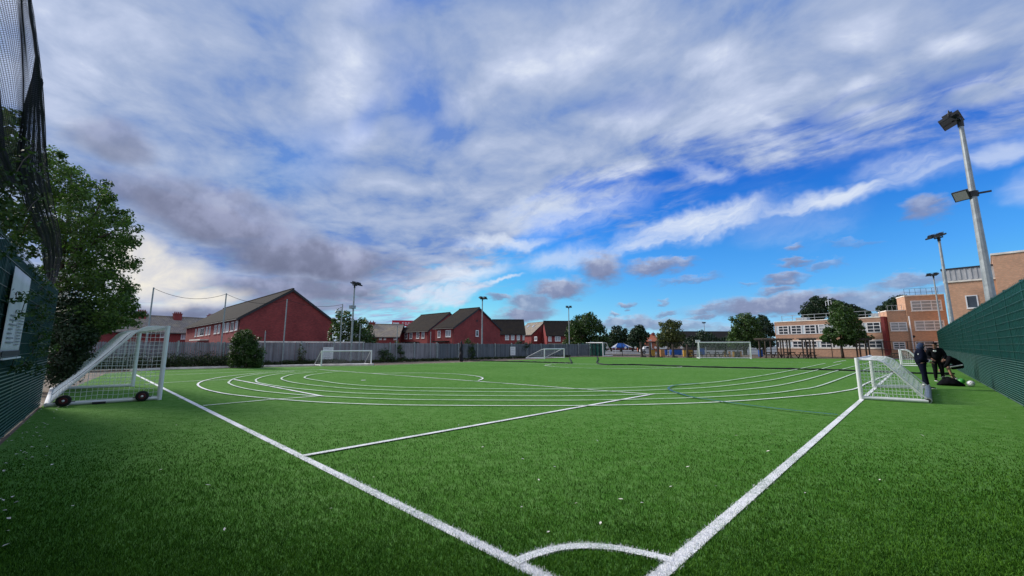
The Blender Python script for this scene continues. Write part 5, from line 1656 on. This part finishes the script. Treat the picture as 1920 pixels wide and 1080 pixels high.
# hedge beyond the fence end, with a little blossom
poly = [(92, 560), (120, 540), (150, 580), (175, 600), (170, 640), (150, 668), (132, 700), (104, 716), (90, 700)]
h = px_tree('hedge_shrub', 'dark overgrown shrub with white blossom at the end of the left fence', poly, 14.4, 2.2, (-15.6, 13.4, 0), .11, 200, .42, 90, 'leaf_deep', .06, 'shrub')
C_ = np.array([pt(random.uniform(98, 152), random.uniform(478, 560), 14.0 + random.uniform(-1.2, .2)) for k in range(26)])
leaves('blossom', MAT['flower'], h, C_, .10, 6, .06)
def shrub(name, label, poly, base, size, ncl, rad, per, mat='leaf_dark', thick=1.2, group=None, cat='shrub'):
    b = at(*base)
    return px_tree(name, label, poly, b.y + thick * .2, thick, b, size, ncl, rad, per, mat, .04, cat, group, limbs=6, foliage='foliage')
shrub('round_bush', 'big round dark bush in front of the red gable fence', [(432, 688), (434, 655), (440, 630), (455, 619), (470, 622), (482, 640), (490, 665), (492, 688)], (461, 690), .12, 190, .36, 70)
shrub('young_shrub', 'slim young shrub against the pale fence below the red gable', [(558, 682), (556, 660), (562, 645), (569, 650), (575, 665), (572, 682)], (565, 684), .10, 24, .22, 30, 'leaf_olive', .6)
shrub('young_shrub', 'tall ragged weed shrub by the thin pole beside the cottage roofs', [(744, 676), (742, 650), (748, 632), (753, 640), (756, 660), (764, 676)], (752, 678), .16, 30, .3, 34, 'leaf_mid', .8)
shrub('round_bush', 'small round bush below the house with four upper windows', [(784, 675), (788, 660), (797, 650), (806, 660), (810, 675)], (797, 676), .14, 44, .34, 40, 'leaf_dark', 1.2)
shrub('round_bush', 'conical bush just right of the upright black net bundle', [(868, 672), (868, 655), (878, 634), (884, 645), (890, 660), (891, 672)], (880, 674), .15, 60, .38, 44, 'leaf_dark', 1.4)
shrub('round_bush', 'dark low bush against the fence behind the far white goal', [(700, 676), (706, 660), (718, 655), (734, 662), (742, 676)], (720, 679), .14, 44, .34, 34, 'leaf_mid', 1.2)
shrub('ivy_clump', 'dark ivy hanging over the board fence right of the narrow notice board', [(968, 645), (975, 640), (992, 642), (990, 652), (978, 668), (968, 668)], (976, 671), .2, 30, .4, 34, 'leaf_deep', .8, cat='climbing plant')
# rank weeds along the foot of the board fence: too many to count
def weeds():
    X, per = [], []
    for k in range(2200):
        s_ = random.uniform(3, 52); u_ = s_ / WF.L
        dens = .95 if s_ < 17 else (.6 if s_ < 30 else .35)
        if random.random() > dens: continue
        n = .22 + abs(random.gauss(0, .34)); h = random.uniform(.45 if s_ < 13 else .12, 1.7 if s_ < 13 else (.6 if s_ < 20 else .4)) * max(.25, 1 - n * .3)
        X.append(WF.P(s_, n, h * .5))
    C_ = np.array(X)
    o = leaves('weeds', MAT['weed'], None, C_, np.maximum(.12, C_[:, 2] * 1.1), 26, .16, flat=.2, aspect=.28, hang=1.5)
    tag(o, 'rank green weeds growing along the foot of the board fence', 'weeds', kind='stuff')
weeds()
# trees behind the fence and round the school
def tree(label, poly, D, thick, base_u, size, ncl, rad, per, mat, tr=.2, name='broadleaf_tree', group='trees beyond the pitch', limbs=10):
    b = pt(base_u, 648, D); b.z = 0
    return px_tree(name, label, poly, D, thick, b, size * 1.2, ncl, rad, per, mat, tr, group=group, limbs=limbs)
tree('bushy tree in two clumps behind the lamp post right of the red gable', [(620, 660), (619, 620), (626, 598), (640, 586), (652, 583), (660, 596), (668, 604), (680, 596), (692, 604), (700, 622), (704, 645), (700, 660)], 42, 3.5, 655, .20, 170, .55, 46, 'leaf_mid')
tree('large round dark tree beside the last red house', [(1062, 662), (1058, 640), (1068, 612), (1072, 598), (1086, 594), (1098, 586), (1112, 588), (1122, 600), (1132, 612), (1138, 632), (1139, 650), (1128, 660), (1100, 664)], 72, 8, 1098, .34, 220, 1.0, 50, 'leaf_dark', .35)
tree('dark spreading tree left of the blue gazebo', [(1146, 645), (1148, 622), (1152, 613), (1166, 614), (1176, 622), (1182, 640), (1176, 648)], 105, 6, 1164, .5, 70, 1.2, 40, 'leaf_deep', .3)
tree('dark pointed tree between the gazebo and the orange house', [(1178, 648), (1182, 622), (1190, 616), (1200, 611), (1207, 620), (1214, 628), (1212, 642), (1203, 650)], 98, 6, 1198, .5, 80, 1.2, 40, 'leaf_deep', .3)
tree('low dark crown filling the gap between the large round tree and the spreading tree', [(1132, 650), (1136, 632), (1146, 626), (1156, 632), (1160, 650)], 112, 5, 1146, .45, 50, 1.1, 36, 'leaf_deep', .25)
tree('low dark crown just behind the stout dark post by the parked car', [(1168, 650), (1172, 632), (1184, 626), (1198, 630), (1204, 650)], 118, 5, 1186, .45, 60, 1.1, 36, 'leaf_mid', .25)
tree('light olive green tree behind the blue container', [(1234, 648), (1232, 628), (1238, 616), (1236, 606), (1248, 610), (1256, 601), (1264, 606), (1274, 604), (1272, 614), (1280, 622), (1282, 642), (1270, 650), (1246, 650)], 76, 6, 1258, .36, 110, .9, 42, 'leaf_olive', .25)
tree('low dark tree line under the dark roof left of the tall goal', [(1284, 648), (1288, 634), (1304, 630), (1316, 622), (1330, 624), (1342, 634), (1344, 648)], 95, 6, 1316, .45, 80, 1.1, 36, 'leaf_deep', .25)
tree('dark low trees seen behind the middle of the tall goal', [(1340, 650), (1346, 638), (1360, 634), (1374, 630), (1380, 650)], 95, 6, 1360, .45, 60, 1.0, 36, 'leaf_deep', .25)
tree('fresh green tree behind the right end of the tall goal', [(1368, 650), (1366, 630), (1376, 612), (1372, 600), (1384, 592), (1390, 586), (1404, 588), (1414, 596), (1424, 610), (1432, 632), (1428, 650)], 70, 6, 1396, .34, 150, .9, 46, 'leaf_pine', .3)
tree('dark dense tree against the left end of the school wing', [(1412, 648), (1412, 608), (1418, 594), (1430, 592), (1438, 598), (1446, 612), (1452, 632), (1450, 648)], 74, 5, 1432, .34, 110, .9, 46, 'leaf_deep', .3)
tree('dense conical young tree standing in front of the school wing', [(1544, 640), (1540, 634), (1552, 612), (1556, 592), (1562, 576), (1568, 564), (1576, 572), (1590, 580), (1600, 586), (1612, 604), (1620, 622), (1632, 634), (1612, 644), (1580, 648), (1560, 644)], 52.5, 5, 1578, .26, 210, .62, 52, 'leaf_pine', .16, 'street_tree', None, limbs=16)
tree('tall dark tree behind the school roof and aerial', [(1508, 600), (1502, 582), (1512, 570), (1520, 560), (1534, 556), (1548, 560), (1562, 564), (1578, 566), (1576, 584), (1560, 602), (1530, 606)], 96, 9, 1540, .46, 150, 1.2, 46, 'leaf_deep', .4)
tree('spreading dark tree crown behind the right part of the school roof', [(1574, 584), (1584, 570), (1596, 574), (1612, 580), (1630, 586), (1622, 600), (1590, 602)], 92, 7, 1600, .46, 90, 1.0, 44, 'leaf_deep', .35)
tree('dark tree filling the gap left of the three storey block', [(1646, 582), (1650, 572), (1664, 568), (1674, 560), (1690, 556), (1706, 556), (1706, 590), (1670, 592)], 80, 6, 1682, .4, 110, .95, 46, 'leaf_deep', .35)

# ------------------------------------------------------------------ people
def skin_obj(name, mat, parent, chains, sub=2):
    """continuous body: chains of (point, (rx, ry)) joined where points coincide, grown with Skin and Subdivision"""
    V, E, Rr, key = [], [], [], {}
    def vid(p, r):
        k = tuple(round(c, 4) for c in p)
        if k not in key:
            key[k] = len(V); V.append(p); Rr.append(r)
        return key[k]
    for ch in chains:
        ids = [vid(p, r) for p, r in ch]
        E += [(a, b) for a, b in zip(ids, ids[1:]) if a != b]
    me = bpy.data.meshes.new(name)
    me.from_pydata([tuple(p) for p in V], E, [])
    o = bpy.data.objects.new(name, me); COL.objects.link(o); o.parent = parent
    sk = o.modifiers.new('skin', 'SKIN'); sk.use_smooth_shade = True
    for i, s in enumerate(me.skin_vertices[0].data):
        r = Rr[i]; s.radius = (r, r) if not isinstance(r, tuple) else r
        s.use_root = (i == 0)
    ss = o.modifiers.new('sub', 'SUBSURF'); ss.levels = sub; ss.render_levels = sub
    me.materials.append(mat)
    return o
MAT['skin'] = M('skin', (.36, .20, .14), .55, .08)
MAT['skin_brown'] = M('brown_skin', (.17, .085, .055), .55, .08)
MAT['navy'] = M('navy_tracksuit', (.006, .008, .020), .95, .3, 12, bump=.4, bscale=12, spec=.08)
MAT['black_cloth'] = M('black_tracksuit', (.007, .0075, .010), .95, .3, 12, bump=.4, bscale=12, spec=.08)
MAT['hood_blue'] = M('blue_grey_hood', (.018, .035, .085), .85, .3, 14, bump=.4, bscale=14)
MAT['white_cloth'] = M('white_cloth', (.75, .75, .76), .7, .06)
MAT['hair'] = M('dark_hair', (.010, .008, .007), .6, .2)
V3 = Vector
def hand(wrist, d, palm_n, side, curl=.5):
    """palm and five unequal bent fingers; d: direction, palm_n: palm normal, side: +1/-1 thumb side"""
    d = d.normalized(); pn = palm_n.normalized(); sx = d.cross(pn).normalized()
    palm = wrist + d * .055
    ch = [[(wrist, .026), (palm, (.036, .020))]]
    for k, (o_, L) in enumerate(((-.030, .072), (-.010, .082), (.010, .077), (.030, .060))):
        a = palm + sx * o_ + d * .022; b = a + d * L * .5 + pn * L * .16 * curl; c = b + d * L * .38 + pn * L * .5 * curl
        ch.append([(palm, (.036, .020)), (a, .0095), (b, .0088), (c, .0075)])
    a = palm - d * .02 + sx * side * .036; b = a + d * .028 + sx * side * .022; c = b + d * .028 + pn * .014
    ch.append([(palm, (.036, .020)), (a, .012), (b, .0105), (c, .0085)])
    return ch
def head_chains(neck, c, fwd, r=.088):
    """skull, jaw, nose and ears round head centre c"""
    f = fwd.normalized(); up = (c - neck).normalized(); s = f.cross(up).normalized()
    ch = [[(neck, .056), (c - up * .055 + f * .005, (.070, .078)), (c + up * .015, (r * .92, r)), (c + up * .07, (r * .72, r * .8))]]
    ch.append([(c - up * .055 + f * .005, (.070, .078)), (c - up * .075 + f * .06, .032)])
    ch.append([(c + up * .015, (r * .92, r)), (c - up * .01 + f * .085, .018), (c - up * .03 + f * .105, .012)])
    for q in (-1, 1):
        ch.append([(c + up * .015, (r * .92, r)), (c - up * .01 + s * q * .088, .018)])
    return ch
def face(parent, c, neck, fwd):
    f = fwd.normalized(); up = (c - neck).normalized(); s = f.cross(up).normalized()
    for q in (-1, 1):
        MB().lathe([(.001, -.009), (.009, -.004), (.011, 0), (.009, .004), (.001, .009)], 10, c + up * .012 + f * .090 + s * q * .034, f).build('eye', MAT['hair'], parent, smooth=True)
    MB().tube([c - up * .055 + f * .088 - s * .022, c - up * .058 + f * .096, c - up * .055 + f * .088 + s * .022], .006, 6).build('mouth', MAT['skin'], parent)
def shoe(parent, ankle, fwd, mat, sole=None):
    f = V3((fwd.x, fwd.y, 0)).normalized(); g = V3((ankle.x, ankle.y, 0)); z0 = ankle.z - .085
    s = f.cross(V3((0, 0, 1)))
    o_ = skin_obj('shoe', mat, parent, [[(g - f * .055 + V3((0, 0, z0 + .045)), (.040, .038)), (g + f * .05 + V3((0, 0, z0 + .045)), (.044, .034)), (g + f * .15 + V3((0, 0, z0 + .035)), (.044, .026)), (g + f * .20 + V3((0, 0, z0 + .028)), (.034, .018))], [(g - f * .055 + V3((0, 0, z0 + .045)), (.040, .038)), (g - f * .01 + V3((0, 0, z0 + .10)), .045)]])
    m = MB(); m.prism([g - f * .10 - s * .035 + V3((0, 0, z0)), g - f * .10 + s * .035 + V3((0, 0, z0)), g + f * .12 + s * .045 + V3((0, 0, z0)), g + f * .215 + s * .02 + V3((0, 0, z0)), g + f * .215 - s * .02 + V3((0, 0, z0)), g + f * .12 - s * .045 + V3((0, 0, z0))], (0, 0, .022))
    m.build('sole', sole or MAT['white_cloth'], o_)

def figure(label, base, P, body='skin', top='navy', legs='navy', bare_shin=False, hood=None, cap=None, shoes='white_cloth', fwd=V3((1, 0, 0)), short=False, look=None, extras=None):
    """P: joint positions relative to base: pelvis, chest, neck, head, and l/r shoulder, elbow, wrist, hip, knee, ankle"""
    t = thing('person', label, 'person', (0, 0, 0))       # built at the origin, placed at the end
    J = {k: V3(v) for k, v in P.items()}
    lk = look or fwd
    ch = [[(J['pelvis'], (.14, .10)), (J['pelvis'].lerp(J['chest'], .5), (.125, .09)), (J['chest'], (.15, .10)), (J['neck'] - (J['neck'] - J['chest']) * .25, (.09, .07)), (J['neck'], .056)]]
    ch += head_chains(J['neck'], J['head'], lk)
    for s in 'lr':
        ch.append([(J['chest'], (.15, .10)), (J[s + 'sh'], .062), (J[s + 'el'], .042), (J[s + 'wr'], .027)])
        ch.append([(J['pelvis'], (.14, .10)), (J[s + 'hip'], .088), (J[s + 'hip'].lerp(J[s + 'kn'], .5), .074), (J[s + 'kn'], .056), (J[s + 'kn'].lerp(J[s + 'an'], .35), .054), (J[s + 'an'], .036)])
        d = (J[s + 'wr'] - J[s + 'el'])
        ch += hand(J[s + 'wr'], d, V3((0, 0, -1)) if abs(d.normalized().z) < .8 else -fwd.normalized() , 1 if s == 'l' else -1)
    b = skin_obj('body', MAT[body], t, ch)
    face(b, J['head'], J['neck'], lk)
    # clothes over it
    jk = [[(J['pelvis'] + (J['pelvis'] - J['chest']) * .12, (.205, .160)), (J['pelvis'].lerp(J['chest'], .45), (.205, .165)), (J['chest'], (.225, .170)), (J['neck'] - (J['neck'] - J['chest']) * .3, (.125, .10)), (J['neck'] - (J['neck'] - J['chest']) * .05, .078)]]
    for s in 'lr':
        jk.append([(J['chest'], (.225, .170)), (J[s + 'sh'], .105), (J[s + 'sh'].lerp(J[s + 'el'], .5), .095), (J[s + 'el'], .082), (J[s + 'el'].lerp(J[s + 'wr'], .88), .055)])
    skin_obj('jacket', MAT[top], b, jk)
    tr = [[(J['pelvis'] + (J['chest'] - J['pelvis']) * .1, (.165, .125)), (J['pelvis'], (.165, .125))]]
    for s in 'lr':
        e = .28 if short else 1.0
        c_ = [(J['pelvis'], (.165, .125)), (J[s + 'hip'], .110), (J[s + 'hip'].lerp(J[s + 'kn'], .5), .100)]
        c_ += [(J[s + 'hip'].lerp(J[s + 'kn'], .92), .092)] if short else [(J[s + 'kn'], .080), (J[s + 'kn'].lerp(J[s + 'an'], .5), .070), (J[s + 'kn'].lerp(J[s + 'an'], .97), .056)]
        tr.append(c_)
    skin_obj('shorts' if short else 'trousers', MAT[legs], b, tr)
    for s in 'lr':
        f_ = J[s + 'an'] - J[s + 'kn']; shoe(b, J[s + 'an'], fwd if not P.get('feet') else V3(P['feet']), MAT[shoes] if isinstance(shoes, str) else shoes)
    up = (J['head'] - J['neck']).normalized(); f = lk.normalized()
    if hood:
        h = skin_obj('hood', MAT[hood], b, [[(J['neck'] - f * .035 - up * .03, (.125, .115)), (J['neck'] - f * .03 + up * .05, (.108, .105)), (J['head'] - f * .028, (.118, .120)), (J['head'] + up * .065 - f * .02, (.100, .105)), (J['head'] + up * .10 - f * .01, .06)]])
    else:
        skin_obj('hair', MAT['hair'], b, [[(J['head'] - up * .03 - f * .055, (.075, .06)), (J['head'] + up * .04 - f * .03, (.088, .085)), (J['head'] + up * .085, (.07, .075))]])
    if cap:
        hb = skin_obj('cap', MAT[cap], b, [[(J['head'] + up * .055, (.100, .102)), (J['head'] + up * .10, (.082, .086)), (J['head'] + up * .125, .05)]])
        s = f.cross(up).normalized(); q = J['head'] + up * .055 + f * .06
        m = MB(); m.prism([q - s * .075, q + s * .075, q + s * .06 + f * .09, q + f * .115, q - s * .06 + f * .09], up * .012); m.build('brim', MAT[cap], hb)
    if extras: extras(t, b, J)
    t.location = base
    return t, b, J

def shift(P, dx=0, dy=0): return P
# 1: hooded person in navy seen from the side, standing at the back bar of the low goal
b1 = at(1736.5, 728.5)
fw = V3((.80, -.60, 0)).normalized(); sd = V3((fw.y, -fw.x, 0))
def rel(f_, s_, z): return fw * f_ + sd * s_ + V3((0, 0, z))
P = dict(pelvis=rel(-.03, 0, .92), chest=rel(-.03, 0, 1.28), neck=rel(.0, 0, 1.47), head=rel(.05, 0, 1.60),
         lsh=rel(-.02, -.19, 1.39), rsh=rel(-.02, .19, 1.39), lel=rel(-.04, -.25, 1.11), rel=rel(-.05, .26, 1.11), lwr=rel(.16, -.16, 1.00), rwr=rel(.17, .15, 1.00),
         lhip=rel(-.03, -.09, .90), rhip=rel(-.03, .09, .90), lkn=rel(.02, -.085, .50), rkn=rel(.0, .085, .50), lan=rel(-.02, -.08, .095), ran=rel(.05, .08, .095))
def ex1(t, b, J):
    toC = V3((-b1.x, -b1.y, 0)).normalized()
    c = J['chest'] + toC * .19 + V3((0, 0, .0)); s = V3((0, 0, 1)).cross(toC)
    m = MB(); m.prism([c + s * .075 * math.cos(a) + V3((0, 0, .034 * math.sin(a))) for a in [k * math.pi / 6 for k in range(12)]], toC * .075); m.build('logo_patch', MAT['white_cloth'], b)
    m = MB(); q = J['rel'].lerp(J['rwr'], .80); m.tube([q, q + (J['rwr'] - J['rel']).normalized() * .03], .055, 10); m.build('cuff_stripe', MAT['white_cloth'], b)
    for a in ('l', 'r'):
        k0 = J[a + 'an'] + V3((0, 0, .02)); m = MB(); m.tube([k0, k0 + V3((0, 0, .05))], .052, 10); m.build('sock', MAT['white_cloth'], b)
figure('person in navy tracksuit with blue hood up standing sideways by the low goal', b1, P, 'skin', 'navy', 'navy', hood='hood_blue', shoes='black_cloth', fwd=fw, extras=ex1)
# 2: person in black jacket and cap facing the camera
b2 = at(1762, 715)
fw = V3((-.55, -.83, 0)).normalized(); sd = V3((fw.y, -fw.x, 0))
P = dict(pelvis=rel(0, 0, .93), chest=rel(.0, 0, 1.30), neck=rel(.02, 0, 1.49), head=rel(.05, 0, 1.62),
         lsh=rel(0, -.20, 1.41), rsh=rel(0, .20, 1.41), lel=rel(.03, -.29, 1.13), rel=rel(.03, .30, 1.13), lwr=rel(.20, -.17, .98), rwr=rel(.20, .18, 1.0),
         lhip=rel(0, -.09, .90), rhip=rel(0, .09, .90), lkn=rel(.03, -.12, .50), rkn=rel(.05, .10, .50), lan=rel(-.02, -.13, .095), ran=rel(.0, .11, .095))
def ex2(t, b, J):
    f = fw
    c = J['chest'] + f * .20 + sd * .07 + V3((0, 0, .06)); m = MB(); m.prism([c + sd * .05 * math.cos(a) + V3((0, 0, .04 * math.sin(a))) for a in [k * math.pi / 5 for k in range(10)]], f * .075); m.build('logo_patch', MAT['white_cloth'], b)
figure('person in black jacket and dark cap facing the pitch beside the hooded person', b2, P, 'skin_brown', 'black_cloth', 'black_cloth', cap='black_cloth', shoes='black_cloth', fwd=fw, extras=ex2)
# 3: person in shorts crouching over the bag
b3 = at(1789, 713.5)
fw = V3((-.82, .50, 0)).normalized(); sd = V3((fw.y, -fw.x, 0))
P = dict(pelvis=rel(-.30, 0, .68), chest=rel(.02, 0, .98), neck=rel(.20, 0, 1.10), head=rel(.31, 0, 1.15),
         lsh=rel(.08, -.20, 1.03), rsh=rel(.08, .20, 1.03), lel=rel(.20, -.24, .74), rel=rel(.22, .22, .74), lwr=rel(.36, -.12, .56), rwr=rel(.36, .10, .52),
         lhip=rel(-.28, -.10, .66), rhip=rel(-.28, .10, .66), lkn=rel(.16, -.14, .56), rkn=rel(.14, .16, .58), lan=rel(.06, -.13, .095), ran=rel(-.10, .16, .095))
def ex3(t, b, J):
    for s, q in (('l', -1), ('r', 1)):
        a, e = J[s + 'hip'], J[s + 'hip'].lerp(J[s + 'kn'], .95); out = sd * q * .135 + V3((0, 0, .06))
        m = MB(); m.tube([a + out * 1.05, a.lerp(e, .5) + out * 1.02, e + out * .96], .026, 8); m.build('side_stripe', MAT['white_cloth'], b)
    n = J['neck'] - V3((0, 0, .0)); m = MB(); m.tube([n + sd * .09 - fw * .03, n + V3((0, 0, .07)) - fw * .07, n - sd * .09 - fw * .03], .03, 8); m.build('white_collar', MAT['white_cloth'], b)
figure('person in black top and striped shorts crouching over the black bag by the fence', b3, P, 'skin', 'black_cloth', 'black_cloth', short=True, shoes='white_cloth', fwd=fw, look=V3((fw.x, fw.y, -.75)), extras=ex3)
# bag
def bag():
    c = at(1783, 723.5); d = V3((.72, -.69, 0)).normalized(); n = V3((-d.y, d.x, 0))
    t = thing('sports_bag', 'black slumped sports bag lying on the turf in front of the crouching person', 'bag', c)
    prof = []
    L, secs = .80, 13
    vs, fs = [], []
    for i in range(secs):
        x = -L / 2 + L * i / (secs - 1); e = max(.25, 1 - abs(2 * i / (secs - 1) - 1) ** 3)
        hh = (.27 + .10 * math.exp(-((x + .08) / .2) ** 2)) * e; w = .23 * e
        for k in range(12):
            a = 2 * math.pi * k / 12
            z = hh * .5 * (1 + math.sin(a)); y = w * math.cos(a) * (1.05 if math.sin(a) < 0 else .75)
            vs.append(c + d * x + n * (y + .012 * math.sin(i * 2.3 + k)) + V3((0, 0, max(.004, z + .012 * math.sin(i * 1.7 + k * 2)))))
    for i in range(secs - 1):
        for k in range(12): fs.append((i * 12 + k, i * 12 + (k + 1) % 12, (i + 1) * 12 + (k + 1) % 12, (i + 1) * 12 + k))
    fs += [tuple(range(11, -1, -1)), tuple((secs - 1) * 12 + k for k in range(12))]
    o = MB().add(vs, fs).build('bag_body', MAT['black_cloth'], t, smooth=True)
    s_ = o.modifiers.new('sub', 'SUBSURF'); s_.levels = 1; s_.render_levels = 1
    for q in (-1, 1):
        MB().tube(catmull([c + d * -.18 + n * q * .10 + V3((0, 0, .29)), c + d * -.12 + n * q * .09 + V3((0, 0, .42)), c + d * .06 + n * q * .08 + V3((0, 0, .41)), c + d * .14 + n * q * .10 + V3((0, 0, .27))], 5), .014, 6).build('handle', MAT['black_cloth'], t)
    MB().tube([c + d * -.3 + V3((0, 0, .295)), c + d * -.1 + V3((0, 0, .375)), c + d * .1 + V3((0, 0, .335)), c + d * .3 + V3((0, 0, .265))], .008, 5).build('zip', MAT['galv'], t)
bag()
def ball(u, v, r, c0, c1, label, group=None):
    c = at(u, v) + V3((0, 0, r))
    m, N, b = new_mat('football_' + c0[0])
    vo = N.n('ShaderNodeTexVoronoi', feature='DISTANCE_TO_EDGE'); N.put(vo.inputs['Vector'], N.n('ShaderNodeTexCoord').outputs['Object']); vo.inputs['Scale'].default_value = 9.0
    N.put(b.inputs['Base Color'], N.mix(N.ss(vo.outputs['Distance'], .02, .06), c1, c0[1])); b.inputs['Roughness'].default_value = .4
    n = 14; prof = [(r * math.sin(math.pi * i / n) + 1e-4, -r * math.cos(math.pi * i / n)) for i in range(n + 1)]
    mb = MB().lathe(prof, 24, c)
    o = mb.build('football', m, smooth=True); tag(o, label, 'ball')
ball(1803.5, 720, .115, ('green', (.06, .36, .06, 1)), (.03, .2, .03, 1), 'bright green ball lying between the bag and the fence')
ball(1821.5, 725, .115, ('white', (.80, .80, .82, 1)), (.25, .26, .28, 1), 'white football lying at the foot of the green fence')
# small dark cone bag beside the ball
SC.cycles.max_bounces = 6
SC.cycles.diffuse_bounces = 3
SC.cycles.transparent_max_bounces = 8
